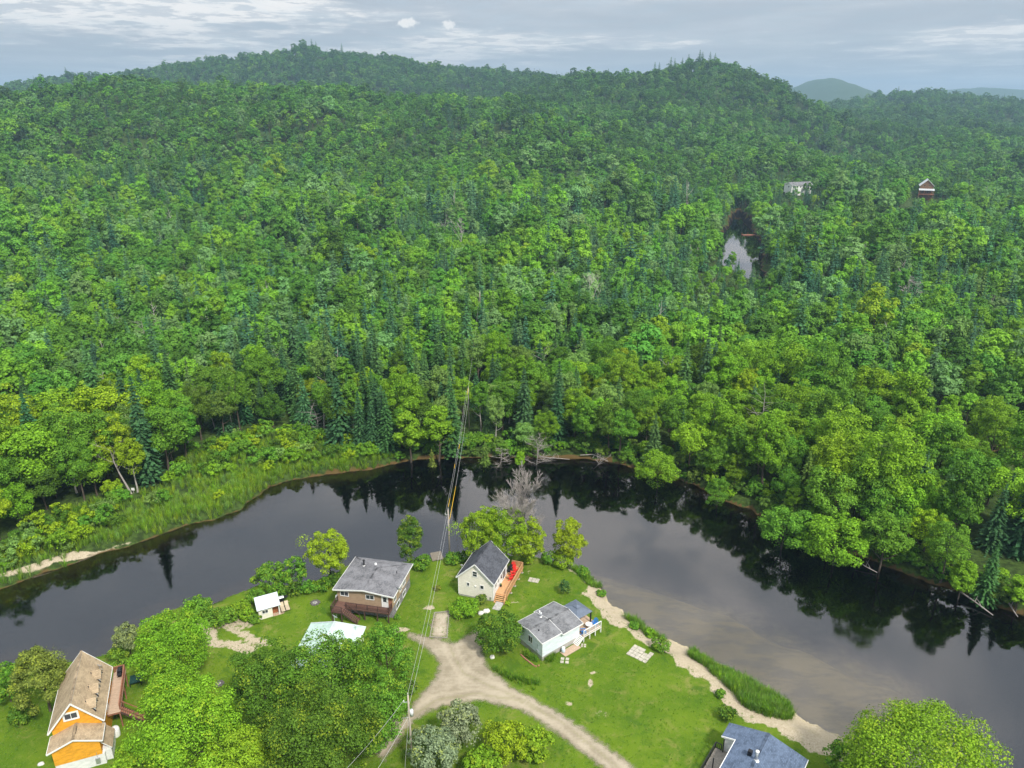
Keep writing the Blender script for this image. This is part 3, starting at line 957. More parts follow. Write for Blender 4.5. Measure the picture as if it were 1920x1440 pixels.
for i in sorted(labs, key=lambda q: pu[q]):
    same.setdefault(labs[i], []).append(i)
for lb, ids in same.items():
    if len(ids) > 1:
        for k, i in enumerate(ids):
            labs[i] = lb + ', ' + (ORD[k] if k < len(ids) - 1 else 'rightmost')
for i in ib + ic:
    sx = scl[i] * rng.uniform(0.9, 1.12)
    crown, trunk, k = (S1 if conif[i] else B1)[vari[i]]
    row, pl = where_phrase(px[i], py[i], pu[i])
    lab = labs[i]
    tree_obj('spruce_tree' if conif[i] else 'broadleaf_tree', crown, trunk, (px[i], py[i], pz[i] - .1), rng.uniform(0, 6.28), (sx, sx, scl[i] * rng.uniform(0.92, 1.1)), jit(tn[i]), lab,
             'conifer' if conif[i] else 'tree', f'{"spruces" if conif[i] else "broadleaf trees"} {row} {pl}')
rest = np.array([i for i in range(len(px)) if i not in single])
P3 = [np.c_[px, py, pz][rest]]
V3 = [np.where(rng.random(len(px)) < .02, NB + NS + rng.integers(0, 3, len(px)), np.where(conif, vari + NB, vari))[rest]]
S3 = [scl[rest]]
T3 = [np.array([jit(tn[i], up=1.12) for i in rest])]
px, py = spaced(-420, 460, 330, 620, 6.6)
old = wob(px, py, 0.026, 4) + 0.5 * wob(px, py, 0.07, 2)
ok = ~no_tree(px, py) & ~((old > .1) & (rng.random(len(px)) < .42))
pz = height(px, py)
ok &= in_view(px, py, pz + 8, 60, 60)
px, py, pz, old = px[ok], py[ok], pz[ok], old[ok]
st_ = wob(px, py, 0.022, 1) + 0.6 * wob(px, py, 0.06, 3)
cn = rng.random(len(px)) < 0.13 + 0.42 * (st_ > 0.55)
V3.append(np.where(rng.random(len(px)) < .016, NB + NS + rng.integers(0, 3, len(px)), np.where(cn, NB + rng.choice(NS, len(px)), rng.choice(NB, len(px)))))
s = rng.triangular(0.55, 0.88, 1.45, len(px)) * np.where(old > .1, 1.22, 0.80)
s = np.where(cn, s * 1.15, s)
s = np.where((np.abs(px - (py * 0.305)) < 14) & (py < 400), s * 0.55, s)
for (a, b), rr in ((WHITE_HOUSE, 20), (CABIN, 14), (TINY, 14)):          # young growth below the far houses
    L_ = math.hypot(a, b)
    along, across = (px * a + py * b) / L_, np.abs(px * b - py * a) / L_
    s = np.where((across < rr) & (along > L_ - 110) & (along < L_ + 4), s * 0.5, s)
    s = np.where((across < 10) & (along > L_ - 26) & (along < L_ + 4), s * 0.75, s)
S3.append(s)
P3.append(np.c_[px, py, pz])
T3.append(np.array([jit(rng.choice(cnames[:3]) if c_ else pick_tint(1000, 400, q), up=1.14) for c_, q in zip(cn, st_)]))
pts, vi, s, ti = np.vstack(P3), np.concatenate(V3), np.concatenate(S3), np.vstack(T3)
scatter('valley_forest', pts, vi, rng.uniform(0, 6.28, len(pts)), np.c_[s * rng.uniform(.92, 1.1, len(s)), s * rng.uniform(.92, 1.1, len(s)), s * rng.uniform(.92, 1.08, len(s))], ti, PC_MID,
        'dense mixed green forest filling the valley floor beyond the river trees', 'forest')
# hills
P3, V3, S3, T3 = [], [], [], []
for (y0, y1, st) in ((620, 1150, 8.4), (1150, 1700, 9.4), (1700, 2350, 10.4)):
    w_ = y1 * 0.72
    px, py = spaced(-w_, w_, y0, y1, st)
    pz = upland(px, py)
    u, v = project(px, py, pz + 12)
    ok = (u > -40) & (u < 1960)
    px, py, pz = px[ok], py[ok], pz[ok]
    old = wob(px, py, 0.013, 4) + 0.6 * wob(px, py, 0.04, 2)
    kk = ~((old > .1) & (rng.random(len(px)) < .40))
    px, py, pz = px[kk], py[kk], pz[kk]
    # leave out what the crest in front hides
    vis = np.ones(len(px), bool)
    el = (pz + 22 - CAM_H) / py
    for q in np.linspace(0.25, 0.96, 26):
        vis &= (upland(px * q, py * q) + 8 - CAM_H) / (py * q) < el
    px, py, pz = px[vis], py[vis], pz[vis]
    st_ = wob(px, py, 0.012, 1) + 0.7 * wob(px, py, 0.035, 3)
    u, v = project(px, py, pz)
    cn = rng.random(len(px)) < 0.05 + 0.38 * (st_ > 0.75) + 0.35 * ((np.abs(u - 950) < 120) & (py < 1200) & (py > 800))
    V3.append(np.where(cn, NB + rng.choice(NS, len(px)), rng.choice([0, 0, 2, 2, 1, 5, 6], len(px))))
    S3.append(rng.triangular(0.45, 0.72, 1.12, len(px)) * (st / 6.6) * np.where(wob(px, py, 0.013, 4) + 0.6 * wob(px, py, 0.04, 2) > .1, 1.2, .84))
    P3.append(np.c_[px, py, pz - 2.5])
    T3.append(np.array([jit(rng.choice(cnames[:3]) if c_ else rng.choice(['mid green', 'deep green', 'bright green', 'pale green'], p=[.42, .33, .13, .12] if q < .3 else [.3, .52, .04, .14]), up=(1.06 if y0 < 1000 else .80)) for c_, q in zip(cn, st_)]))
pts, vi, s, ti = np.vstack(P3), np.concatenate(V3), np.concatenate(S3), np.vstack(T3)
scatter('hill_forest', pts, vi, rng.uniform(0, 6.28, len(pts)), np.c_[s, s, s * 0.92], ti, PC_FAR, 'unbroken green forest covering the rolling hills up to the skyline', 'forest')
print('forest', len(single), len(pts))

# the farthest hills: woods too far off to tell trees apart, a rumpled canopy
# ------------------------------------------------------------------ trees and bushes one can tell apart
def solo(u, v, zc, h, rx, tint, label, name='broadleaf_tree', cat='tree', base=.15, shape='round', leaves=None, size=0.30, lobes=None, seed=None, group=None, gap=0.0, bark='bark', low=-0.75, lr=(0.12, 0.22), mat='leaf_tip', zs=0.0):
    """a tree whose crown centre, zc above the ground, stands in the sight line through photo pixel (u, v)"""
    x, y = G(u, v, zc)
    z = hz(x, y)
    sd = seed or int(u * 7 + v * 3)
    area = 4 * math.pi * rx * rx * (0.5 + 0.5 * h * (1 - base) / (2 * rx))
    leaves = leaves or int(min(42000, max(900, area * 3.4 / size ** 2)))
    lobes = lobes or int(min(190, max(24, 24 + rx * 20)))
    cf = crown_broad(sd, h=h, rx=rx, base=base, lobes=lobes, leaves=leaves, size=size, shape=shape, gap=gap, low=low, lr=lr if rx > 2.2 else (.2, .34))
    return tree_obj(name, card_mesh('crown', cf, M[mat]), limbs_mesh('trunk', limbs(sd, h, rx, base), M[bark]), (x, y, z - .05), 0.0, (1, 1, 1), jit(tint, 0.05), label, cat, group)
solo(75, 1262, 6.5, 12.0, 4.0, 'brownish green', 'tall brownish green tree left of the orange house', base=.05, shape='cone', size=.24)
solo(12, 1285, 3, 6.0, 2.7, 'mid green', 'mid green bush at the left picture edge above the lawn', 'bush', 'bush', base=.02)
solo(40, 1340, 1.2, 2.6, 1.6, 'deep green', 'low dark bush under the tall brownish tree', 'bush', 'bush', base=.0)
solo(238, 1196, 3, 6.0, 2.0, 'grey-green', 'slim grey-green willow bush by the water behind the orange house', 'bush', 'bush', base=.05, shape='oval', size=.28)
solo(220, 1232, 1.2, 2.6, 1.7, 'mid green', 'low green bush between the orange house and the river', 'bush', 'bush', base=.0, size=.28)
solo(325, 1205, 6.5, 11.0, 5.4, 'bright green', 'rounded bright green maple below the shed, nearest the river', base=.12, size=.25)
solo(364, 1142, 2.0, 4.0, 2.5, 'mid green', 'green bush at the river edge above the bright maple', 'bush', 'bush', base=.0)
solo(405, 1160, 1.0, 2.2, 1.8, 'mid green', 'low hedge bush at the river left of the shed', 'bush', 'bush', base=.0, size=.28)
solo(322, 1290, 6.0, 10.0, 3.9, 'bright green', 'bright green maple between the orange house and the other maples', base=.12, size=.25)
solo(362, 1362, 8.0, 14.0, 6.4, 'bright green', 'largest bright green maple at the lower left, right of the orange house', base=.12, size=.25)
solo(262, 1418, 3.5, 7.0, 2.9, 'bright green', 'small bright green tree beside the white wall of the orange house', base=.08)
solo(450, 1425, 5.5, 9.5, 4.6, 'bright green', 'bright green tree at the bottom edge right of the largest maple', base=.1, size=.25)
solo(498, 1282, 8.0, 13.5, 5.2, 'deep green', 'dark green maple with yellow tips below the sandy tracks', base=.1, size=.25, gap=.25)
solo(604, 1262, 8.6, 14.4, 5.6, 'mid green', 'green maple with yellow tips in front of the mint roof', base=.12, size=.25, gap=.3)
solo(592, 1392, 9.0, 15.5, 6.8, 'deep green', 'wide dark green maple at the bottom centre left', base=.1, size=.25, gap=.25)
solo(655, 1245, 6.5, 11.0, 3.2, 'mid green', 'green maple with yellow tips against the right side of the mint roof', base=.1, size=.25)
solo(722, 1232, 6.5, 12.5, 4.1, 'mid green', 'tall green tree with yellow tips beside the gravel junction', base=.06, shape='oval', size=.25, gap=.15)
solo(705, 1345, 6.0, 11.0, 4.6, 'mid green', 'green tree left of the near utility pole', base=.1, size=.25, gap=.2)
solo(525, 1425, 2.6, 5.0, 2.0, 'grey-green', 'small grey-green bush at the bottom edge between two maples', 'bush', 'bush', base=.05, size=.26)
solo(862, 1352, 3.2, 6.0, 3.0, 'silvery green', 'silvery willow below the gravel junction, upper of two', 'willow_tree', 'tree', base=.05, size=.26, shape='oval', gap=.2)
solo(815, 1402, 3.0, 6.0, 3.4, 'silvery green', 'silvery willow beside the near utility pole, lower of two', 'willow_tree', 'tree', base=.05, size=.26, gap=.2)
solo(945, 1385, 2.6, 5.0, 3.0, 'yellow-green', 'yellow-green bush right of the silvery willows', 'bush', 'bush', base=.03, size=.24, gap=.2)
solo(1000, 1395, 2.0, 3.8, 2.4, 'bright green', 'bright green bush beside the gravel road at the bottom', 'bush', 'bush', base=.0, size=.32)
solo(905, 1432, 2.2, 4.2, 2.7, 'bright green', 'bright bush at the bottom edge under the silvery willows', 'bush', 'bush', base=.0, size=.32)
solo(770, 1290, .9, 1.8, 1.1, 'olive green', 'small olive shrub on the roadside left of the junction', 'bush', 'bush', base=.0, size=.24)
solo(1728, 1428, 7.5, 13.4, 8.5, 'bright green', 'huge bright green maple at the lower right corner', base=.1, size=.25, lobes=200, lr=(.15, .26))
solo(1590, 1420, 2.4, 4.6, 2.6, 'mid green', 'green bush between the blue roof and the lower right maple', 'bush', 'bush', base=.0, size=.3)
# by the houses and the near bank
solo(616, 1034, 5.2, 9.5, 3.9, 'yellow-green', 'yellow-green tree on the bank behind the brown house', base=.12, size=.24)
solo(505, 1082, 2.6, 5.2, 2.7, 'mid green', 'green shrubby tree on the bank above the shed', 'bush', 'bush', base=.02, size=.32)
solo(548, 1070, 3.0, 6.2, 2.6, 'mid green', 'taller shrubby tree between the shed and the yellow-green tree', 'bush', 'bush', base=.02, size=.32)
solo(768, 1004, 5.8, 10.8, 2.3, 'deep green', 'narrow dark green columnar tree at the water right of the brown house', base=.0, shape='oval', size=.22, lr=(.22, .36), leaves=9000)
solo(793, 1054, 1.3, 2.7, 1.6, 'mid green', 'round bush at the foot of the dark columnar tree', 'bush', 'bush', base=.0, size=.26)
solo(903, 998, 6.2, 11.6, 4.2, 'yellow-green', 'yellow-green tree behind the cream cottage, first from the pole', base=.04, size=.24)
solo(950, 998, 6.2, 11.8, 4.3, 'yellow-green', 'yellow-green tree behind the cream cottage, middle of three', base=.04, size=.24)
solo(990, 1012, 5.0, 9.4, 3.2, 'yellow-green', 'yellow-green tree beside the cedar deck, last of three', base=.03, size=.24)
solo(1066, 990, 7.4, 11.8, 3.2, 'yellow-green', 'separate yellow-green tree on the bank right of the deck', base=.12, size=.24, shape='oval')
solo(1058, 1043, 1.8, 3.8, 2.1, 'yellow-green', 'bright bush at the foot of the separate yellow-green tree', 'bush', 'bush', base=.0, size=.28)
solo(990, 1048, .9, 1.9, 1.2, 'yellow-green', 'small bright bush at the far corner of the cedar deck', 'bush', 'bush', base=.0, size=.24)
solo(870, 1140, 1.2, 2.4, 2.7, 'bright green', 'low spreading bright green bush in front of the cream cottage', 'bush', 'bush', base=.0, size=.24)
solo(903, 1124, .7, 1.5, 1.0, 'olive green', 'small olive bush against the cream cottage wall', 'bush', 'bush', base=.0, size=.24)
solo(936, 1190, 3.3, 6.6, 3.7, 'deep green', 'dense round dark green tree beside the pale blue house', base=.06, size=.28)
solo(1058, 1102, 1.3, 3.0, 1.1, 'dark green', 'small dark upright shrub on the lawn above the gazebo', 'bush', 'bush', base=.0, shape='cone', size=.2)
solo(1238, 1207, .9, 2.0, 1.4, 'mid green', 'round shrub on the sand bank right of the slab square', 'bush', 'bush', base=.0, size=.24)
solo(1362, 1336, .9, 2.0, 1.2, 'deep green', 'small dark shrub on the sand above the blue roof', 'bush', 'bush', base=.0, size=.22)
solo(1000, 1208, .5, 1.1, .9, 'yellow-green', 'yellowish shrub at the corner of the pale blue house by the round tree', 'bush', 'bush', base=.0, size=.22)
for i, (u, v, r_, tn_, lb) in enumerate([(428, 1150, 1.7, 'mid green', 'bank bush left of the shed, nearest the low hedge bush'), (452, 1140, 1.6, 'bright green', 'bright bank bush just left of the shed roof'), (478, 1118, 1.6, 'mid green', 'bank bush behind the shed roof'),
                                     (520, 1108, 1.5, 'mid green', 'bank bush behind the barbecue'), (552, 1104, 1.4, 'deep green', 'dark bank bush right of the barbecue'), (580, 1102, 1.4, 'mid green', 'bank bush above the fire pit'),
                                     (606, 1096, 1.4, 'mid green', 'bank bush left of the brown house roof'), (630, 1084, 1.4, 'deep green', 'dark bank bush against the brown house roof'), (849, 1046, 1.5, 'mid green', 'bank bush at the foot of the river pole'),
                                     (872, 1044, 1.3, 'deep green', 'dark bank bush left of the cottage roof'), (1028, 1048, 1.4, 'mid green', 'bank bush between the deck and the separate tree'), (1092, 1066, 1.2, 'mid green', 'bank bush at the start of the sandy strip'),
                                     (478, 1160, .9, 'mid green', 'small shrub against the left wall of the shed'), (462, 1152, 1.2, 'bright green', 'bright shrub left of the shed wall'), (1218, 1180, .9, 'bright green', 'small shrub on the sand bank above the slab square'),
                                     (1190, 1168, .8, 'mid green', 'small shrub on the sand bank beside the gazebo'), (1128, 1103, .8, 'mid green', 'small shrub at the top of the sandy strip'), (820, 1102, .55, 'brownish green', 'tiny dark reddish shrub on the lawn beside the cottage'),
                                     (745, 1157, .5, 'mid green', 'small plant at the corner of the brown house'), (1352, 1300, .7, 'mid green', 'small shrub in the sand left of the reed patch')]):
    solo(u, v, r_ * .7, r_ * 1.5, r_, tn_, lb, 'bush', 'bush', base=.0, size=.25, seed=4000 + i, group='bushes along the near bank and lawns')

# bare and dead trees
def branchy(seed, h, r0, depth=4, lean=(0, 0), spread=0.55, nb=4, start=0.25, up=0.5, fine=1.0):
    r = random.Random(seed)
    L = []
    def grow(p, d, ln, rad, k):
        pts, rd, q = [p], [rad], Vector(p)
        dd = Vector(d)
        n = 4 if k == 0 else 3
        for i in range(n):
            dd = (dd + Vector((r.gauss(0, .12), r.gauss(0, .12), r.gauss(.03, .06)))).normalized()
            q = q + dd * (ln / n)
            pts.append(tuple(q))
            rd.append(rad * (1 - 0.82 * (i + 1) / n))
        L.append((pts, rd))
        if k >= depth:
            return
        m = nb + (3 if k == 0 else 0)
        for j in range(m):
            f = start + (1 - start) * (j + r.random()) / m if k == 0 else 0.25 + 0.75 * r.random()
            i = min(n - 1, int(f * n))
            s = Vector(pts[i]).lerp(Vector(pts[i + 1]), f * n - i)
            a = r.uniform(0, 6.283)
            side = Vector((math.cos(a), math.sin(a), 0))
            nd = (dd * up + side * spread + Vector((0, 0, 0.15))).normalized()
            grow(tuple(s), nd, ln * r.uniform(.38, .58) * (1.1 - 0.5 * f if k == 0 else 1), max(rad * (1 - .75 * f) * .55, .012 * fine), k + 1)
    grow((0, 0, -.3), Vector((lean[0], lean[1], 1)).normalized(), h, r0, 0)
    return L
def dead(u, v, h, r0, label, z=None, wood='dead_wood', name='dead_tree', **k):
    x, y = G(u, v, 0)
    L = branchy(int(u * 3 + v), h, r0, **k)
    o = empty(name, (x, y, hz(x, y)))
    limbs_o = limbs_mesh('trunk', L[:1], M[wood], 7)
    link('trunk', limbs_o, o)
    link('branches', limbs_mesh('branches', L[1:], M[wood], 4), o)
    return tag(o, label, 'dead tree')
plain('grey_twig', (0.40, 0.36, 0.335), 0.95, 0.1, 0, 0.2)
dead(990, 1034, 13.5, .24, 'bare grey leafless tree behind the yellow-green trees', wood='grey_twig', nb=8, depth=4, spread=.42, up=.8, start=.12, fine=2.0)
dead(247, 926, 11.0, .26, 'leaning bleached dead tree on the marshy bank', depth=2, lean=(-.42, .1), nb=4, spread=.75, start=.45, fine=2.5)
dead(404, 806, 11.0, .15, 'thin dead trunk standing left of the dark spruces', depth=2, lean=(-.1, 0), nb=3, start=.55, fine=2)
dead(436, 802, 11.5, .15, 'thin leaning dead trunk right of its twin', depth=2, lean=(-.2, 0), nb=3, start=.6, fine=2)
dead(580, 815, 10.0, .20, 'bleached dead spruce with short stiff branches behind the thicket', depth=1, nb=16, spread=.95, up=.1, start=.12, fine=3)
dead(596, 818, 7.0, .10, 'short thin dead stem beside the bleached dead spruce', depth=1, nb=8, spread=.8, up=.1, start=.2, fine=2)
dead(40, 948, 6.0, .22, 'pale bare trunk at the left end of the marsh', depth=1, lean=(-.12, 0), nb=3, start=.6, fine=2)
dead(140, 912, 6.0, .10, 'thin pale stem in the shade behind the marsh', depth=1, lean=(-.1, 0), nb=3, start=.6, fine=2)
dead(938, 861, 6.5, .16, 'grey dead cedar at the water opposite the cottage', depth=2, nb=12, spread=.6, up=-.1, start=.15, fine=2)
dead(1005, 862, 9.0, .16, 'tall reddish grey dead spruce at the water', depth=2, nb=14, spread=.75, up=.05, start=.1, fine=2)
dead(1112, 862, 5.0, .13, 'fallen bleached branches on the far bank', depth=3, lean=(1.2, -.3), nb=4, spread=.8, start=.2, fine=2)
dead(1018, 735, 15.0, .2, 'tall dead trunk rising from the woods opposite the bare grey tree', depth=1, nb=10, spread=.6, up=.2, start=.3, fine=2)
dead(1420, 865, 17.0, .24, 'tall brown dying trunk in the woods above the river bend', depth=1, nb=22, spread=.8, up=.1, start=.1, fine=3)
dead(1116, 610, 17.0, .3, 'pale bare forked tree standing above the far woods', depth=3, nb=4, start=.4, wood='pale_bark', fine=4)
dead(864, 490, 17.0, .3, 'white bare forked tree in the far woods at centre', depth=3, nb=4, start=.5, wood='pale_bark', fine=5)
dead(832, 472, 15.0, .26, 'slender white bare tree left of the far forked tree', depth=2, nb=4, start=.5, wood='pale_bark', fine=5)
dead(1700, 600, 15.0, .4, 'grey bare spreading tree above the small clearing', depth=4, nb=5, start=.2, wood='grey_twig', spread=.8, fine=4)
dead(1535, 490, 16.0, .3, 'white bare forked tree right of the far water', depth=3, nb=4, start=.4, wood='pale_bark', fine=5)
dead(277, 680, 14.0, .24, 'rust-brown dead spruce in the woods at left', depth=1, nb=18, spread=.7, up=.0, start=.1, fine=3)
dead(1248, 760, 12.0, .2, 'grey bare tree beside the big yellow-tinged crown', depth=3, nb=4, start=.3, wood='grey_twig', fine=3)
# open tree with several pale stems behind the marsh
x, y = G(264, 892, 0)
o = empty('broadleaf_tree', (x, y, hz(x, y)))
Ls = []
for k_, (a, b) in enumerate([(-.22, .05), (-.10, .1), (.02, -.05), (-.3, -.1), (.12, .1)]):
    Ls.append(([(k_ * .15 - .3, 0, -.3), (a * 7 - .1, b * 6, 7), (a * 15, b * 13, 14.5)], [.2, .14, .04]))
link('trunk', limbs_mesh('trunk', Ls, M['pale_bark'], 6), o)
cr = link('crown', card_mesh('crown', crown_broad(77, h=18, rx=5.2, base=.42, lobes=40, leaves=3400, size=.25, shape='vase', gap=.45), M['leaf']), o, (-1.6, .3, 0))
cr['tint'] = jit('pale green')
tag(o, 'open pale green tree with several bare pale stems behind the marsh', 'tree')
# signature trees of the far bank
def far_tree(u, v, h, kind, var, tint, label, wide=1.0):
    x, y = G(u, v, 0)
    crown, trunk, k = (S1 if kind == 's' else B1)[var]
    s = h / k['h']
    return tree_obj('spruce_tree' if kind == 's' else 'broadleaf_tree', crown, trunk, (x, y, hz(x, y) - .1), rng.uniform(0, 6.28), (s * wide, s * wide, s), jit(tint, .06), label, 'conifer' if kind == 's' else 'tree')
far_tree(640, 832, 17, 's', 1, 'dark blue-green', 'large dark blue-green spruce at the left end of the spruce row', 1.1)
far_tree(678, 842, 15, 's', 0, 'dark blue-green', 'pointed blue-green spruce, second in the spruce row')
far_tree(702, 846, 13, 's', 1, 'dark blue-green', 'stout blue-green spruce, third in the spruce row')
far_tree(728, 850, 16, 's', 0, 'dark green', 'tall dark spruce at the right end of the spruce row')
far_tree(770, 858, 15, 'b', 4, 'bright green', 'vivid green maple between the spruces and the power line, left one', 1.15)
far_tree(822, 856, 17, 'b', 1, 'bright green', 'vivid green maple between the spruces and the power line, right one', 1.1)
far_tree(850, 848, 18, 's', 2, 'dark green', 'slim dark spruce just left of the power line', 1.2)
far_tree(810, 866, 6.5, 's', 3, 'brownish green', 'small browning cedar at the water left of the power line', .9)
far_tree(910, 864, 8.5, 's', 3, 'olive green', 'olive cedar leaning over the water right of the power line', .9)
far_tree(930, 835, 14, 'b', 3, 'pale green', 'pale flat-topped tree on bare stems right of the power line', .85)
far_tree(975, 864, 6.0, 'b', 4, 'yellow-green', 'small yellowish tree at the water between dead cedars')
far_tree(1100, 845, 15, 'b', 1, 'mid green', 'tall green tree at the water opposite the separate yellow-green tree', 1.1)
far_tree(1140, 850, 14, 'b', 0, 'deep green', 'dense dark green round tree at the water, left of the river bend', 1.1)
far_tree(1232, 905, 12, 'b', 2, 'bright green', 'bright leaning tree hanging over the river bend', 1.1)
far_tree(1345, 940, 9, 'b', 0, 'mid green', 'low green tree hanging over the water on the bend')
far_tree(1470, 1020, 12.5, 'b', 2, 'mid green', 'spreading tree hanging far over the water on the wooded point, left one', 1.2)
far_tree(1560, 1050, 14, 'b', 2, 'bright green', 'wide bright tree hanging far over the water on the wooded point', 1.2)
far_tree(1650, 1060, 14, 'b', 5, 'mid green', 'green tree at the water right of the wide overhanging tree', 1.1)
far_tree(1765, 1085, 13, 'b', 6, 'mid green', 'domed green tree at the water in a low part of the point')
far_tree(1800, 1112, 10, 'b', 4, 'bright green', 'bright slim tree on the bank with a pale trunk')
far_tree(1846, 1118, 11.5, 's', 0, 'dark green', 'dark spruce at the water near the right edge', 1.1)
far_tree(1905, 1138, 8, 'b', 4, 'bright green', 'low bright tree at the water in the right corner of the point', 1.3)
far_tree(1870, 1010, 14, 's', 2, 'dark blue-green', 'leaning spired spruce beside the bright clearing at right', 1.1)
for k_, (u, v, hh, var, tn_, lb) in enumerate([(18, 950, 20, 0, 'bright green', 'tall bright tree behind the marsh at the left picture edge'), (82, 938, 19, 2, 'bright green', 'spreading bright tree behind the marsh, second from the left edge'),
        (150, 922, 20, 6, 'mid green', 'high domed tree behind the marsh left of the leaning dead tree'), (205, 905, 18, 0, 'mid green', 'full green tree behind the leaning dead tree'),
        (318, 888, 17, 0, 'mid green', 'full green tree right of the open pale-stemmed tree'), (350, 862, 15, 4, 'mid green', 'pointed green tree at the right end of the marsh trees'),
        (50, 900, 22, 6, 'yellow-green', 'very high yellowish tree in the second row behind the marsh'), (130, 880, 22, 1, 'bright green', 'very high slim tree in the second row behind the marsh'), (225, 868, 21, 2, 'yellow-green', 'broad yellowish tree in the second row behind the dead tree'),
        (290, 850, 20, 6, 'bright green', 'high domed bright tree behind the open pale-stemmed tree')]):
    far_tree(u, v, hh, 'b', var, tn_, lb, 1.12)
# pines standing above the skyline of the right hill
PINES = {}
for k_, (u, hh) in enumerate([(1137, 14), (1222, 19), (1230, 17), (1251, 23), (1258, 20), (1272, 19), (1283, 22), (1303, 25), (1308, 21), (1322, 20), (1331, 19), (1397, 18), (140, 22), (470, 20), (580, 22), (596, 24), (604, 20), (650, 22), (1676, 22)]):
    yy_ = 1400 if 1100 < u < 1450 else (1890 if 400 < u < 700 else 1960)
    # stand it on the crest along that line of sight
    best = None
    for q in np.arange(yy_ - 260, yy_ + 200, 12.0):
        xq = (u - 960) / FPX * q * 0.94
        zq = float(upland(np.array([xq]), np.array([q]))[0])
        vv = project(xq, q, zq)[1]
        if best is None or vv < best[0]:
            best = (vv, xq, q, zq)
    crown, trunk, k = S1[3]
    s = (hh + 9) / 14.0
    side = 'right hill' if u > 1000 and u < 1500 else ('far right ridge' if u > 1500 else 'big left hill')
    pn_ = {1: 'first', 2: 'second', 3: 'third', 4: 'fourth', 5: 'fifth', 6: 'sixth', 7: 'seventh', 8: 'eighth', 9: 'ninth', 10: 'tenth', 11: 'eleventh', 12: 'twelfth'}
    cnt_ = PINES.setdefault(side, [0])
    cnt_[0] += 1
    tree_obj('pine_tree', crown, trunk, (best[1], best[2], best[3]), rng.uniform(0, 6), (s * .95, s * .95, s), jit('dark green'), f'dark ragged pine above the skyline of the {side}, {pn_[cnt_[0]]} from left', 'conifer', f'skyline pines on the {side}')

# ------------------------------------------------------------------ thickets, reeds and rough grass (nobody could count them)
def tuft(seed, n, h, spread, w=.05, droop=.35):
    r = np.random.default_rng(seed)
    V, Fc = [], []
    for i in range(n):
        a, q = r.uniform(0, 6.28), r.uniform(0, spread)
        bx, by = q * math.cos(a), q * math.sin(a)
        hh = h * r.uniform(.6, 1.15)
        dx, dy = math.cos(a) * droop * hh + r.normal(scale=.1), math.sin(a) * droop * hh + r.normal(scale=.1)
        pxn, pyn = -math.sin(a) * w, math.cos(a) * w
        b = len(V)
        V += [(bx - pxn, by - pyn, 0), (bx + pxn, by + pyn, 0), (bx + dx * .5 + pxn * .7, by + dy * .5 + pyn * .7, hh * .65), (bx + dx * .5 - pxn * .7, by + dy * .5 - pyn * .7, hh * .65)]
        Fc.append((b, b + 1, b + 2, b + 3))
        b = len(V)
        V += [V[-2], V[-1], (bx + dx - pxn * .1, by + dy - pyn * .1, hh), (bx + dx + pxn * .1, by + dy + pyn * .1, hh)]
        Fc.append((b + 1, b, b + 3, b + 2))
    return np.array(V), np.array(Fc), np.repeat(r.random(n), 8)
leaf_mat('blade', 0.3, (0.34, 0.36, 0.12), 0.5, 0.6)
PC_SHRUB = proto_collection('thicket_kinds', [card_mesh('shrub', crown_broad(900 + i, h=2.6 + .3 * i, rx=1.6 + .15 * i, base=0.0, lobes=16, leaves=1000, size=.30, low=-.1), M['leaf']) for i in range(5)])
PC_REED = proto_collection('reed_kinds', [card_mesh('reed', tuft(950 + i, 26, 1.5, .55, .035), M['blade']) for i in range(4)])
PC_GRASS = proto_collection('grass_kinds', [card_mesh('tuft', tuft(970 + i, 16, .30, .30, .022, .5), M['blade']) for i in range(4)])
def spread(n_try, poly, dmin=None, dmax=None, zoff=0.0):
    x0, y0 = poly.min(0)
    x1, y1 = poly.max(0)
    x, y = rng.uniform(x0, x1, n_try), rng.uniform(y0, y1, n_try)
    k = inside(x, y, poly)
    x, y = x[k], y[k]
    d = river_sd(x, y)
    k = np.ones(len(x), bool)
    if dmin is not None:
        k &= d > dmin
    if dmax is not None:
        k &= d < dmax
    x, y = x[k], y[k]
    return x, y, height(x, y) + zoff
def stuff(name, pts, coll, nk, smin, smax, tints, label, cat):
    n = len(pts)
    s = rng.uniform(smin, smax, n)
    ti = np.array([jit(tints[k], .12) for k in rng.integers(0, len(tints), n)])
    return scatter(name, pts, rng.integers(0, nk, n), rng.uniform(0, 6.28, n), np.c_[s, s, s * rng.uniform(.85, 1.2, n)], ti, coll, label, cat)
x, y, z = spread(2600, MARSH, 2.6)
k = rng.random(len(x)) < 0.15 + 0.55 * (wob(x, y, .22, 2) > -.25)
u_, v_ = project(x, y, z)
reedy = inside(x, y, GL([(250, 930), (330, 905), (360, 870), (400, 900), (480, 880), (560, 880), (500, 925), (400, 980), (330, 1000), (200, 1040), (120, 1040), (200, 990)], 0))
k &= ~(reedy & (rng.random(len(x)) < .9))
stuff('marsh_thicket', np.c_[x, y, z - .1][k], PC_SHRUB, 5, .45, 1.25, ['mid green', 'bright green', 'pale green', 'mid green', 'yellow-green', 'deep green'], 'tangled green shrub thicket on the marshy far bank at left', 'thicket')
x, y, z = spread(9000, MARSH, 0.1, 9.0)
reedy = inside(x, y, GL([(250, 930), (330, 905), (360, 870), (400, 900), (480, 880), (600, 860), (760, 862), (700, 890), (500, 925), (400, 980), (330, 1003), (200, 1050), (0, 1120), (0, 1075), (120, 1040), (200, 990)], 0))
onspit = strip(x, y, SPIT, np.array([1., 1.2, 1.3, 1.3, 1.0, .4])) > 0
k = reedy & ~onspit
x2, y2, z2 = spread(7000, MARSH, 1.0, 30)
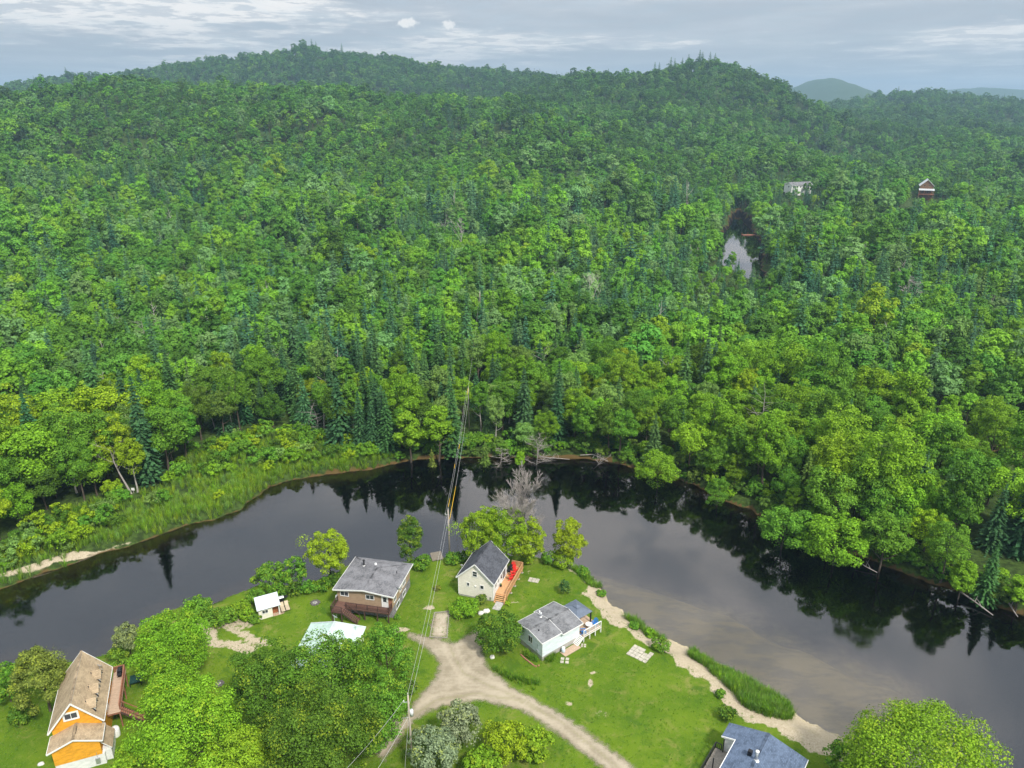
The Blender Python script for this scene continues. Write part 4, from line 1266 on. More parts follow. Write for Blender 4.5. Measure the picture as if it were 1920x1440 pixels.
stuff('reeds', np.c_[np.r_[x[k], x2], np.r_[y[k], y2], np.r_[z[k], z2]], PC_REED, 4, .55, 1.1, ['pale green', 'yellow-green', 'bright green', 'bright green'], 'pale green reeds and tall grass along the marshy far bank', 'reeds')
# undergrowth along the rest of the far bank
bx, by = [], []
for i in range(len(FAR_BANK) - 1):
    a, b = FAR_BANK[i], FAR_BANK[i + 1]
    n = int(np.hypot(*(b - a)) * 2.6)
    q = rng.random(n)
    nrm = np.array([-(b - a)[1], (b - a)[0]]) / max(np.hypot(*(b - a)), 1e-6)
    off = rng.uniform(.1, 7.0, n) ** 1.0
    p = a + (b - a) * q[:, None] + nrm * off[:, None]
    bx.append(p[:, 0]); by.append(p[:, 1])
bx, by = np.concatenate(bx), np.concatenate(by)
k = (river_sd(bx, by) > .15) & ~inside(bx, by, MARSH)
u_, v_ = project(bx, by, 0)
k &= (u_ > 700) & (u_ < 2050)
bx, by = bx[k], by[k]
stuff('bank_undergrowth', np.c_[bx, by, height(bx, by) - .15], PC_SHRUB, 5, .45, 1.15, ['mid green', 'bright green', 'deep green', 'mid green', 'olive green'], 'leafy undergrowth hanging over the far bank under the trees', 'undergrowth')
# reeds on the sandy near bank
poly = GL([(1330, 1262), (1360, 1252), (1420, 1280), (1470, 1308), (1490, 1335), (1478, 1352), (1440, 1350), (1395, 1332), (1370, 1300)], -.6)
x, y, z = spread(1500, poly)
rp = [(x, y, z)]
for pl, n in ((GL([(1285, 1222), (1300, 1218), (1345, 1250), (1335, 1262), (1300, 1240)], -.6), 300), (GL([(1050, 1052), (1095, 1068), (1130, 1095), (1110, 1100), (1085, 1080)], -.4), 420), (GL([(1165, 1150), (1200, 1160), (1212, 1178), (1195, 1178)], -.6), 120), (GL([(1200, 1178), (1240, 1190), (1250, 1200), (1215, 1195)], -.6), 90)):
    rp.append(spread(n, pl))
x, y, z = [np.concatenate(q) for q in zip(*rp)]
stuff('shore_reeds', np.c_[x, y, z], PC_REED, 4, .45, .8, ['mid green', 'pale green', 'bright green'], 'patch of green reeds on the sandy shore of the near bank', 'reeds')
poly = GL([(930, 1252), (960, 1262), (1012, 1280), (1005, 1296), (960, 1278), (925, 1258)], 0)
x, y, z = spread(260, poly)
p2 = spread(90, GL([(1016, 1236), (1042, 1226), (1040, 1238), (1018, 1246)], 0))
p3_ = spread(90, GL([(985, 1222), (1012, 1236), (1005, 1244), (982, 1230)], 0))
x, y, z = [np.concatenate(q) for q in zip((x, y, z), p2, p3_)]
stuff('day_lilies', np.c_[x, y, z], PC_REED, 4, .30, .55, ['bright green', 'mid green'], 'strappy green garden plants beside the road and the pale blue house', 'plants')
# short grass standing on the lawns
LAWN = np.vstack([NEAR_BANK[3:-3], [[60, 50], [-75, 50]]])
x, y, z = spread(45000, LAWN, .4)
k = (signed(x, y, ROAD) > .25) & (rng.random(len(x)) < .35 + .65 * (wob(x, y, .5, 3) + wob(x, y, 1.4, 1) > .2))
sandy = np.maximum(strip(x, y, BEACH, BEACH_W), -9) > .2
k &= ~sandy
stuff('lawn_grass', np.c_[x, y, z][k], PC_GRASS, 4, .22, .55, ['bright green', 'bright green', 'mid green', 'pale green'], 'short rough green grass growing across the lawns', 'grass')
# ------------------------------------------------------------------ building materials
def shingle(name, col, var=0.35, course=0.16, tab=0.32, mottle=0.5):
    t = NT(name)
    uv = t.n('ShaderNodeTexCoord').outputs['UV']
    br = t.n('ShaderNodeTexBrick')
    t.put(br.inputs['Vector'], uv)
    br.inputs['Scale'].default_value = 1.0
    br.inputs['Brick Width'].default_value, br.inputs['Row Height'].default_value = tab, course
    br.inputs['Mortar Size'].default_value, br.inputs['Mortar Smooth'].default_value = 0.012, 0.3
    t.put(br.inputs['Color1'], tuple(c * (1 - var) for c in col))
    t.put(br.inputs['Color2'], tuple(c * (1 + var) for c in col))
    t.put(br.inputs['Mortar'], tuple(c * 0.4 for c in col))
    o = t.coord('Object')
    big = t.noise(t.coord('Object', (1, 1, 1)), 0.7, 5, 0.65)
    c = t.mix(t.ramp(big, 0.35, 0.65, 0.0, mottle), br.outputs['Color'], tuple(c * 1.45 + .01 for c in col))
    c = t.mix(t.math('MULTIPLY', t.ramp(t.noise(o, 2.3, 4, 0.7), 0.5, 0.75), 0.35), c, tuple(c * 0.6 for c in col))
    M[name] = t.done(t.pbr(c, 0.95, 0.12, 0, t.bump(t.math('ADD', br.outputs['Fac'], t.noise(o, 30, 2, .6)), 0.4, 0.02)))
def siding(name, col, lap=0.14, vert=False, var=0.1, rough=0.6):
    t = NT(name)
    o = t.coord('Object')
    sx = t.n('ShaderNodeSeparateXYZ')
    t.put(sx.inputs[0], o)
    z = t.math('MULTIPLY', sx.outputs[2] if not vert else t.math('ADD', sx.outputs[0], sx.outputs[1]), 1 / lap)
    fr = t.math('FRACT', z)
    line = t.ramp(fr, 0.0, 0.16, 0.0, 1.0)
    n = t.noise(t.coord('Object', (1, 1, 2.5)), 1.3, 5, 0.6)
    c = t.mix(t.ramp(n, 0.3, 0.7), tuple(c * (1 - var) for c in col), tuple(min(1, c * (1 + var)) for c in col))
    c = t.mix(t.math('MULTIPLY', t.ramp(t.noise(t.coord('Object', (3, 3, .4)), 1.5, 4, .65), .55, .8), .2), c, tuple(c * .65 for c in col))
    M[name] = t.done(t.pbr(c, rough, 0.25, 0, t.bump(line, 0.6, 0.03)))
def seam_roof(name, col, pitch=0.3):
    t = NT(name)
    n = t.noise(t.coord('Object', (1, 1, 1)), 0.8, 5, 0.65)
    c = t.mix(t.ramp(n, 0.3, 0.7), tuple(c * .86 for c in col), tuple(min(1, c * 1.1) for c in col))
    c = t.mix(t.math('MULTIPLY', t.ramp(t.noise(t.coord('Object', (2, 6, 2)), 1.7, 4, .7), .55, .75), .3), c, (.35, .33, .30))
    M[name] = t.done(t.pbr(c, 0.35, 0.4, 0.25))
shingle('shingle_charcoal', (0.080, 0.085, 0.100))
shingle('shingle_grey', (0.155, 0.155, 0.165), mottle=.8)
shingle('shingle_lightgrey', (0.165, 0.168, 0.175), mottle=.8)
shingle('shingle_tan', (0.37, 0.285, 0.185), .2)
shingle('shingle_blue', (0.100, 0.135, 0.200), .3, mottle=.5)
siding('siding_cream', (0.84, 0.79, 0.69), var=.06)
siding('siding_tan', (0.40, 0.29, 0.19))
siding('siding_paleblue', (0.72, 0.80, 0.84), .13)
siding('siding_orange', (0.76, 0.35, 0.03), .2, True, .16, .75)
siding('siding_white', (0.76, 0.76, 0.74))
siding('siding_brownwood', (0.20, 0.11, 0.06), .2, True)
plain('white_trim', (0.80, 0.80, 0.78), 0.5, 0.35, 0, .05)
plain('cedar', (0.56, 0.32, 0.155), 0.75, 0.2, 0, .22, 2.5, (1, 6, 1))
plain('redwood_stain', (0.085, 0.050, 0.042), 0.8, 0.2, 0, .3, 2.5, (6, 1, 1))
plain('dark_stain', (0.155, 0.085, 0.065), 0.85, 0.15, 0, .3, 2.5, (1, 6, 1))
plain('brown_stain', (0.30, 0.135, 0.085), 0.8, 0.2, 0, .25, 2.5, (1, 6, 1))
plain('deck_tan', (0.46, 0.34, 0.245), 0.85, 0.15, 0, .2, 2.0, (1, 7, 1))
plain('grey_wood', (0.27, 0.245, 0.21), 0.9, 0.1, 0, .25, 2.0, (1, 6, 1))
plain('door_brown', (0.30, 0.105, 0.045), 0.6, 0.3, 0, .3, 3.0, (4, 4, .6))
plain('concrete', (0.40, 0.385, 0.36), 0.95, 0.1, 0, .2, 1.6, (1, 1, 1), .3)
plain('stone_grey', (0.235, 0.225, 0.235), 0.95, 0.1, 0, .45, 3.5, (1, 1, 2), .5)
plain('paver', (0.44, 0.41, 0.34), 0.95, 0.1, 0, .2, 3.0)
plain('boulder', (0.66, 0.65, 0.60), 0.95, 0.1, 0, .2, 4.0, (1, 1, 1), .4)
plain('dark_stone', (0.12, 0.11, 0.105), 0.95, 0.1, 0, .4, 5.0)
plain('ash', (0.32, 0.31, 0.30), 1.0, 0.05, 0, .4, 6.0)
plain('black_metal', (0.025, 0.025, 0.028), 0.5, 0.4, 0.4, .2)
plain('galvanised', (0.55, 0.57, 0.60), 0.4, 0.4, 0.7, .12)
plain('dish_grey', (0.62, 0.63, 0.64), 0.5, 0.3, 0, .08)
plain('red_plastic', (0.72, 0.035, 0.030), 0.45, 0.35, 0, .12)
plain('blue_plastic', (0.025, 0.19, 0.55), 0.5, 0.35, 0, .12)
plain('pale_plastic', (0.62, 0.70, 0.80), 0.5, 0.35, 0, .1)
plain('white_plastic', (0.78, 0.77, 0.75), 0.55, 0.3, 0, .1)
plain('brick_red', (0.36, 0.17, 0.12), 0.95, 0.1, 0, .3, 4.0)
plain('pole_wood', (0.41, 0.355, 0.295), 0.9, 0.1, 0, .25, 1.5, (4, 4, .3), .3)
plain('yellow_guard', (0.85, 0.55, 0.03), 0.55, 0.3, 0, .08)
plain('wire', (0.62, 0.62, 0.62), 0.5, 0.3, 0.2, .05)
plain('green_fabric', (0.012, 0.045, 0.040), 0.8, 0.15, 0, .3, 6)
plain('gazebo_metal', (0.135, 0.165, 0.215), 0.5, 0.35, 0.2, .12)
plain('chair_cream', (0.48, 0.40, 0.28), 0.8, 0.15, 0, .15)
seam_roof('metal_white', (0.66, 0.71, 0.74))
seam_roof('metal_mint', (0.56, 0.74, 0.64))
t = NT('window_glass')
o_ = t.n('ShaderNodeObjectInfo')
c_ = t.mix(o_.outputs['Random'], (0.020, 0.026, 0.032), (0.06, 0.07, 0.08))
M['glass'] = t.done(t.pbr(c_, 0.06, 0.6))

# ------------------------------------------------------------------ building helpers
Z = Vector((0, 0, 1))
class Face:
    """a wall plane: origin, direction along the wall (seen from outside, left to right), outward normal"""
    def __init__(s, o, u):
        s.o, s.u = Vector(o), Vector(u).normalized()
        s.n = s.u.cross(Z)
    def p(s, a, b, c):
        return s.o + s.u * a + Z * b + s.n * c
    def box(s, m, a0, a1, b0, b1, c0, c1):
        vs = [s.p(a, b, c) for c in (c0, c1) for a, b in ((a0, b0), (a1, b0), (a1, b1), (a0, b1))]
        m.add(vs, [(0, 3, 2, 1), (4, 5, 6, 7), (0, 1, 5, 4), (1, 2, 6, 5), (2, 3, 7, 6), (3, 0, 4, 7)])
        return m
def window(par, F, a, b, w, h, frame='white_trim', split='v', fw=.09):
    """a window centred at (a, b) on the wall: frame (part) > pane, mullion"""
    m = MB()
    F.box(m, a - w / 2 - fw, a + w / 2 + fw, b + h / 2, b + h / 2 + fw, .002, .06)
    F.box(m, a - w / 2 - fw, a + w / 2 + fw, b - h / 2 - fw, b - h / 2, .002, .075)
    F.box(m, a - w / 2 - fw, a - w / 2, b - h / 2, b + h / 2, .002, .06)
    F.box(m, a + w / 2, a + w / 2 + fw, b - h / 2, b + h / 2, .002, .06)
    o = m.build('window', M[frame], par)
    m = MB()
    F.box(m, a - w / 2, a + w / 2, b - h / 2, b + h / 2, .001, .018)
    m.build('pane', M['glass'], o)
    if split:
        m = MB()
        if split in ('v', 'x'):
            F.box(m, a - .03, a + .03, b - h / 2, b + h / 2, .019, .045)
        if split in ('h', 'x'):
            F.box(m, a - w / 2, a + w / 2, b - .025, b + .025, .019, .043)
        m.build('mullion', M[frame], o)
    return o
def door(par, F, a, b0, w, h, mat, frame='white_trim', glass=None):
    m = MB()
    F.box(m, a - w / 2 - .09, a - w / 2, b0, b0 + h + .09, .002, .06)
    F.box(m, a + w / 2, a + w / 2 + .09, b0, b0 + h + .09, .002, .06)
    F.box(m, a - w / 2, a + w / 2, b0 + h, b0 + h + .09, .002, .06)
    m.build('door_frame', M[frame], par)
    m = MB()
    F.box(m, a - w / 2, a + w / 2, b0, b0 + h, .001, .03)
    o = m.build('door', M[mat], par)
    m = MB()
    F.box(m, a + w / 2 - .14, a + w / 2 - .06, b0 + .95, b0 + 1.05, .03, .08)
    m.build('handle', M['black_metal'], o)
    if glass:
        m = MB()
        F.box(m, a - w * .3, a + w * .3, b0 + h * glass, b0 + h * .93, .031, .04)
        m.build('pane', M['glass'], o)
    return o
def slab_uv(quad, th, mat, name, par, edge=None):
    """a roof plane with courses running along its eave (quad: eave start, eave end, ridge end, ridge start)"""
    m = MB().slab(quad, th)
    me = m.mesh(name, [M[mat], M[edge or 'white_trim']])
    q = [Vector(p) for p in quad]
    ex = (q[1] - q[0]).normalized()
    nn = ex.cross(q[-1] - q[0]).normalized()
    ey = nn.cross(ex)
    uv = me.uv_layers.new(name='UVMap')
    for l in me.loops:
        d = me.vertices[l.vertex_index].co - q[0]
        uv.data[l.index].uv = (d.dot(ex), d.dot(ey))
    for p in me.polygons:
        if p.index > 1:
            p.material_index = 1
    return link(name, me, par)
def gable_walls(w, l, e, r, z0=0.0, y0=0.0):
    m = MB()
    vs = []
    for y in (y0, y0 + l):
        vs += [(-w, y, z0), (w, y, z0), (w, y, e), (0, y, r), (-w, y, e)]
    m.add(vs, [(0, 1, 2, 3, 4), (9, 8, 7, 6, 5), (1, 6, 7, 2), (5, 0, 4, 9), (0, 5, 6, 1), (2, 7, 8, 3), (3, 8, 9, 4)])
    return m
def gable_roof(par, w, l, e, r, o, of, mat, th=.16, y0=0.0, lift=.17, edge=None, ob=None):
    sl = (r - e) / w
    ez = e - sl * o + lift
    rz = r + lift
    ob = of if ob is None else ob
    ya, yb = y0 - of, y0 + l + ob
    a = slab_uv([(w + o, ya, ez), (w + o, yb, ez), (0, yb, rz), (0, ya, rz)], th, mat, 'roof', par, edge)
    b = slab_uv([(-w - o, yb, ez), (-w - o, ya, ez), (0, ya, rz), (0, yb, rz)], th, mat, 'roof', par, edge)
    cap = MB().bar((0, ya + .02, rz + .02), (0, yb - .02, rz + .02), .28, .05)
    cap.build('ridge_cap', M[mat], a)
    fa = MB()
    for s in (-1, 1):
        for y in (ya - .03, yb + .03):
            fa.bar((s * (w + o), y, ez - .1), (0, y, rz - .1), .05, .2)
        fa.bar((s * (w + o + .03), ya, ez - .1), (s * (w + o + .03), yb, ez - .1), .05, .18)
    fa.build('fascia', M[edge or 'white_trim'], a)
    return a
def stair(par, start, dirv, width, drop, n, mat, run=.28, stringer=None):
    """treads going down from start along dirv: each tread a part"""
    d = Vector((dirv[0], dirv[1], 0)).normalized()
    s = Vector((-d.y, d.x, 0))
    q = Matrix((tuple(s), tuple(d), (0, 0, 1))).transposed()
    st = Vector(start)
    for i in range(n):
        c = st + d * run * (i + .5) - Z * (drop * (i + 1) / (n + 1))
        MB().obox(c, width / 2, run * .46, .03, q).build('stair_tread', M[mat], par)
    m = MB()
    for k in (-1, 1):
        a = st + s * (k * (width / 2 + .03)) - Z * .12
        b = a + d * run * n - Z * (drop - .06)
        m.bar(a, b, .06, .26)
    m.build('stair_stringer', M[stringer or mat], par)
def railing(par, pts, h, mat, post=.1, gap=.13, step=1.5, solid=False, top=.12, base=0.0):
    """posts, rails and balusters along a line of points"""
    pts = [Vector(p) for p in pts]
    bal = MB()
    rl = MB()
    for a, b in zip(pts[:-1], pts[1:]):
        L = (b - a).length
        n = max(1, round(L / step))
        for i in range(n + 1):
            p = a.lerp(b, i / n)
            MB().box(p.x - post / 2, p.x + post / 2, p.y - post / 2, p.y + post / 2, p.z + base, p.z + h).build('rail_post', M[mat], par)
        rl.bar(a + Z * (h + .02), b + Z * (h + .02), top, .05)
        rl.bar(a + Z * .12, b + Z * .12, .05, .08)
        d = (b - a).normalized()
        nb = int(L / gap)
        for i in range(1, nb):
            p = a + d * (L * i / nb)
            w_ = gap * .42 if solid else .018
            bal.bar(p + Z * .1, p + Z * h, w_ * 2 if solid else .036, .03)
    rl.build('handrail', M[mat], par)
    tag(bal.build('baluster', M[mat], par), kind='stuff')
def planks(par, x0, x1, y0, y1, z, mat, along='x', w=.3, th=.05, gap=.015):
    if along == 'x':
        n = max(1, int((y1 - y0) / w))
        st = (y1 - y0) / n
        for i in range(n):
            MB().box(x0 + random.uniform(-.01, .01), x1 + random.uniform(-.01, .01), y0 + i * st + gap / 2, y0 + (i + 1) * st - gap / 2, z - th, z + random.uniform(-.004, .004)).build('plank', M[mat], par)
    else:
        n = max(1, int((x1 - x0) / w))
        st = (x1 - x0) / n
        for i in range(n):
            MB().box(x0 + i * st + gap / 2, x0 + (i + 1) * st - gap / 2, y0 + random.uniform(-.01, .01), y1 + random.uniform(-.01, .01), z - th, z + random.uniform(-.004, .004)).build('plank', M[mat], par)
def dish(par, loc, r=.45, az=0.0, name='satellite_dish'):
    """a satellite dish part: reflector > mast, feed_arm"""
    m = MB()
    rings, n = 4, 14
    vs, fs = [(0, 0, 0)], []
    for i in range(1, rings + 1):
        q = r * i / rings
        for k in range(n):
            a = 2 * math.pi * k / n
            vs.append((q * math.cos(a), q * math.sin(a), .35 * q * q / r))
    for k in range(n):
        fs.append((0, 1 + k, 1 + (k + 1) % n))
    for i in range(rings - 1):
        for k in range(n):
            fs.append((1 + i * n + k, 1 + (i + 1) * n + k, 1 + (i + 1) * n + (k + 1) % n, 1 + i * n + (k + 1) % n))
    R_ = Matrix.Rotation(az, 3, 'Z') @ Matrix.Rotation(R(55), 3, 'X')
    m.add([Vector(loc) + R_ @ Vector(v) for v in vs], fs)
    o = m.build(name, M['dish_grey'], par, True)
    m = MB().tube([Vector(loc) - Z * .7, Vector(loc) - Z * .1, Vector(loc)], .035, 6)
    m.build('mast', M['galvanised'], o)
    m = MB().tube([Vector(loc) + R_ @ Vector((0, -r, .3 * r)), Vector(loc) + R_ @ Vector((0, -r * .3, r * .95))], .02, 5)
    m.build('feed_arm', M['galvanised'], o)
    return o
def pipe(par, x, y, z, h, r, mat, cap=None, name='chimney', flash='white_trim'):
    o = MB().tube([(x, y, z - .2), (x, y, z + h)], r, 10).build(name, M[mat], par, True)
    if cap:
        MB().tube([(x, y, z + h - .02), (x, y, z + h + .16)], r * 1.45, 10).build('cap', M[cap], o, True)
    if flash:
        MB().tube([(x, y, z - .12), (x, y, z + .1)], [r * 2.6, r * 1.2], 10).build('flashing', M[flash], o)
    return o
def lounge_chair(name, loc, rz, mat, label, group=None, cat='chair'):
    """a slatted garden armchair with a raked back"""
    o = empty(name, loc, rz)
    m = MB()
    for i in range(5):
        y = -.3 + i * .13
        m.obox((0, y, .36 - i * .03), .28, .055, .012, Matrix.Rotation(R(-12), 3, 'X'))
    m.build('seat', M[mat], o)
    m = MB()
    for i in range(5):
        x = -.24 + i * .12
        hh = .46 + .05 * (2 - abs(i - 2))
        m.bar((x, .30, .24), (x * 1.25, .30 + hh * .42, .24 + hh * 1.5), .1, .02)
    m.build('backrest', M[mat], o)
    for s in (-1, 1):
        m = MB().obox((s * .37, -.02, .54), .075, .40, .014, Matrix.Identity(3))
        m.build('armrest', M[mat], o)
        m = MB().box(s * .36 - .03, s * .36 + .03, -.36, -.27, 0, .53)
        m.bar((s * .33, -.3, .30), (s * .33, .62, .03), .03, .11)
        m.build('leg', M[mat], o)
    tag(o, label, cat, group)
    return o
def barbecue(loc, rz, label, lid='black_metal', s=1.0):
    o = empty('barbecue', loc, rz)
    o.scale = (s, s, s)
    m = MB()
    n = 8
    prof = [(.28 * math.cos(R(180 * k / n)), .86 + .26 * math.sin(R(180 * k / n))) for k in range(n + 1)]
    vs = [(x, y, z) for x in (-.42, .42) for y, z in prof]
    q = n + 1
    m.add(vs, [(i, i + 1, q + i + 1, q + i) for i in range(n)] + [tuple(range(q))[::-1], tuple(range(q, 2 * q))])
    m.build('lid', M[lid], o)
    MB().box(-.43, .43, -.29, .29, .62, .855).build('firebox', M['black_metal'], o)
    for s_ in (-1, 1):
        MB().box(s_ * .72 - .27, s_ * .72 + .27, -.27, .27, .80, .835).build('side_shelf', M['black_metal'], o)
    MB().box(-.4, .4, -.26, .26, .08, .60).build('cabinet', M['black_metal'], o)
    MB().tube([(-.3, -.32, .95), (.3, -.32, .95)], .02, 6).build('handle', M['galvanised'], o)
    return tag(o, label, 'barbecue')

# ------------------------------------------------------------------ cream cottage
h = empty('cream_cottage', (-6.13, 104.17, 0), R(-18.9))
tag(h, 'small cream cottage with steep charcoal roof and cedar side deck', 'house')
w, l, e, r = 3.13, 7.05, 3.82, 6.81
gable_walls(w, l, e, r, .25).build('wall', M['siding_cream'], h)
MB().box(-w + .03, w - .03, .03, l - .03, -.6, .25).build('foundation', M['concrete'], h)
gable_roof(h, w, l, e, r, .3, .3, 'shingle_charcoal')
F = Face((0, 0, 0), (1, 0, 0))
window(h, F, -.10, 4.85, .72, .95, split='h')
window(h, F, -1.35, 2.55, .36, .62, split=None)
window(h, F, 1.15, 2.5, .55, .65, split=None)
m = MB()
F.box(m, -.12, .12, 2.35, 2.55, .002, .12)
m.build('wall_lamp', M['white_trim'], h)
m = MB()
F.box(m, 2.6, 2.85, .5, .95, .002, .14)
m.build('meter_box', M['galvanised'], h)
for s_ in (-1, 1):
    m = MB()
    F.box(m, s_ * w - .06, s_ * w + .06, .25, e, .001, .03)
    m.build('corner_trim', M['white_trim'], h)
F = Face((w, 0, 0), (0, 1, 0))
m = MB()
F.box(m, .06, l, .26, e - .05, .001, .02)
m.build('cladding', M['siding_white'], h)
F.o = F.o + F.n * .02
window(h, F, 1.2, 2.6, .7, 1.1)
window(h, F, 2.5, 2.6, .6, .9)
door(h, F, 3.9, 1.1, .9, 2.05, 'white_trim', glass=.45)
window(h, F, 5.3, 2.2, 1.5, 1.9)
dish(h, (-w - .55, 2.8, 3.9), .3, R(200))
h = empty('cedar_deck', (-6.13, 104.17, 0), R(-18.9))
tag(h, 'new orange cedar deck with tall railing along the cream cottage', 'deck')
planks(h, w + .05, 5.3, 1.05, 9.7, 1.1, 'cedar', 'x', .34)
m = MB().box(w + .06, 5.28, 1.06, 9.69, .82, 1.045)
m.build('deck_frame', M['cedar'], h)
for x_, y_ in [(5.15, 1.2), (5.15, 3.3), (5.15, 5.4), (5.15, 7.5), (5.15, 9.5), (3.4, 9.5)]:
    MB().box(x_ - .07, x_ + .07, y_ - .07, y_ + .07, -.6, .82).build('deck_post', M['cedar'], h)
    MB().box(x_ - .2, x_ + .2, y_ - .2, y_ + .2, -.6, .05).build('footing', M['concrete'], h)
railing(h, [(5.24, 1.1, 1.1), (5.24, 9.64, 1.1), (3.2, 9.64, 1.1)], 1.0, 'cedar', step=2.1, solid=True, gap=.12)
stair(h, (4.2, 1.06, 1.1), (0, -1), 1.75, 1.1, 5, 'cedar', .26, 'cedar')
m = MB().bar((5.2, 1.05, 2.05), (5.2, -.25, .95), .09, .05)
m.box(5.15, 5.25, -.3, -.2, -.1, .95)
m.build('stair_rail', M['cedar'], h)
def on(houseloc, rz, x, y, z=0.0):
    c, s = math.cos(rz), math.sin(rz)
    return (houseloc[0] + x * c - y * s, houseloc[1] + x * s + y * c, z)
CL, CR = (-6.13, 104.17), R(-18.9)
for i, (x_, y_, a, lb) in enumerate([(3.75, 8.85, -160, 'red garden armchair in the far corner of the cedar deck'), (4.45, 8.05, -120, 'red garden armchair, second from the far end of the cedar deck'),
                                     (4.5, 6.6, -75, 'red garden armchair, third from the far end of the cedar deck'), (4.4, 5.55, -60, 'red garden armchair nearest the stairs of the cedar deck')]):
    lounge_chair('garden_chair', on(CL, CR, x_, y_, 1.105), CR + R(a + 180), 'red_plastic', lb, 'red chairs on the cedar deck')
o = empty('side_table', on(CL, CR, 4.35, 7.3, 1.105))
MB().tube([(0, 0, .42), (0, 0, .46)], .3, 12).build('table_top', M['red_plastic'], o)
for a in range(4):
    MB().bar((.18 * math.cos(a * 1.57), .18 * math.sin(a * 1.57), .42), (.25 * math.cos(a * 1.57), .25 * math.sin(a * 1.57), 0), .04).build('leg', M['red_plastic'], o)
tag(o, 'low round red table between the red chairs', 'table')
barbecue(on(CL, CR, 3.45, 7.7, 1.105), CR + R(90), 'black barbecue against the cottage wall on the cedar deck')
o = empty('flower_pot', on(CL, CR, 3.45, 3.0, 1.105))
MB().tube([(0, 0, 0), (0, 0, .3)], [.12, .18], 10).build('pot', M['black_metal'], o)
cr = link('plant', card_mesh('plant', crown_broad(51, h=.5, rx=.22, base=0, lobes=8, leaves=90, size=.12), M['leaf']), o, (0, 0, .22))
cr['tint'] = jit('deep green')
tag(o, 'small black flower pot on the cedar deck boards', 'flower pot')

# ------------------------------------------------------------------ brown two-storey house
BL_, BR_ = (-24.01, 99.98), R(-11.6)
h = empty('brown_house', (*BL_, 0), BR_)
tag(h, 'brown two-storey house with low grey shingle roof and stained deck', 'house')
w, l, e, r = 4.74, 8.56, 4.34, 4.88
MB().box(-w + .02, w - .02, .02, l - .02, -1.0, 1.9).build('stone_base', M['stone_grey'], h)
m = MB()
vs = [(-w, 0, 1.9), (w, 0, 1.9), (w, 0, e), (0, 0, r), (-w, 0, e), (-w, l, 1.9), (w, l, 1.9), (w, l, e), (-w, l, e), (0, l - 2.4, r)]
m.add(vs, [(0, 1, 2, 3, 4), (1, 6, 7, 2), (6, 5, 8, 7), (5, 0, 4, 8), (0, 5, 6, 1), (2, 7, 9, 3), (3, 9, 8, 4), (7, 8, 9)])
m.build('wall', M['siding_tan'], h)
sl, o_ = (r - e) / w, .5
ez, rz_, ya, yb = e - sl * o_ + .16, r + .16, -.5, l + .5
hipy = l - 2.6
ra = slab_uv([(w + o_, ya, ez), (w + o_, yb, ez), (0, hipy, rz_), (0, ya, rz_)], .14, 'shingle_grey', 'roof', h)
slab_uv([(-w - o_, yb, ez), (-w - o_, ya, ez), (0, ya, rz_), (0, hipy, rz_)], .14, 'shingle_grey', 'roof', h)
slab_uv([(w + o_, yb, ez), (-w - o_, yb, ez), (0, hipy, rz_)], .14, 'shingle_grey', 'roof', h)
fa = MB()
for s_ in (-1, 1):
    fa.bar((s_ * (w + o_), ya - .03, ez - .08), (0, ya - .03, rz_ - .08), .05, .22)
    fa.bar((s_ * (w + o_ + .03), ya, ez - .08), (s_ * (w + o_ + .03), yb, ez - .08), .05, .2)
fa.build('fascia', M['white_trim'], ra)
rc = MB().bar((0, ya + .02, rz_ + .02), (0, hipy, rz_ + .02), .26, .04)
for s_ in (-1, 1):
    rc.bar((0, hipy, rz_ + .02), (s_ * (w + o_ - .1), yb - .1, ez + .03), .26, .04)
rc.build('ridge_cap', M['shingle_grey'], ra)
F = Face((0, 0, 0), (1, 0, 0))
window(h, F, -3.45, 3.55, 1.3, .75)
window(h, F, .95, 3.5, 1.3, .75)
door(h, F, 3.5, 1.95, .95, 2.05, 'white_trim', glass=.5)
m = MB()
F.box(m, 4.1, w, 1.95, e - .1, .001, .02)
m.build('corner_panel', M['brown_stain'], h)
F = Face((w, 0, 0), (0, 1, 0))
for a_ in (1.2, 3.9, 5.2, 6.0):
    window(h, F, a_, 3.2, .7 if a_ > 2 else .9, 1.35)
window(h, F, 2.3, .95, 1.6, .95)
window(h, F, 5.4, .95, 1.3, .85)
pipe(h, -2.57, 6.4, 4.72, 1.0, .13, 'black_metal', 'black_metal', 'stove_pipe')
pipe(h, -.7, 7.0, 4.75, .32, .2, 'white_trim', None, 'roof_vent', None)
pipe(h, 3.6, 5.6, 4.55, .55, .06, 'black_metal', None, 'vent_pipe', None)
dish(h, (w + .55, 1.6, 4.6), .42, R(150))
MB().box(-w - .5, -w - .02, .2, .75, 1.95, 2.65).build('heat_pump', M['dish_grey'], h)
d = empty('brown_deck', (*BL_, 0), BR_)
tag(d, 'dark stained raised deck with stairs on the brown house front', 'deck')
planks(d, -w - .1, w - .02, -1.45, -.02, 1.93, 'dark_stain', 'x', .36)
planks(d, -4.75, -2.85, -2.75, -1.46, 1.93, 'dark_stain', 'x', .32)
m = MB().box(-w - .09, w - .03, -1.44, -.03, 1.66, 1.875)
m.box(-4.74, -2.86, -2.74, -1.45, 1.66, 1.875)
m.build('deck_frame', M['redwood_stain'], d)
for x_, y_ in [(-4.6, -2.6), (-3.0, -2.6), (-2.0, -1.35), (.4, -1.35), (2.6, -1.35), (4.5, -1.35)]:
    MB().box(x_ - .08, x_ + .08, y_ - .08, y_ + .08, -.5, 1.66).build('deck_post', M['redwood_stain'], d)
railing(d, [(-2.7, -1.38, 1.93), (w - .1, -1.38, 1.93), (w - .1, -.1, 1.93)], 1.0, 'redwood_stain', step=1.9, gap=.16)
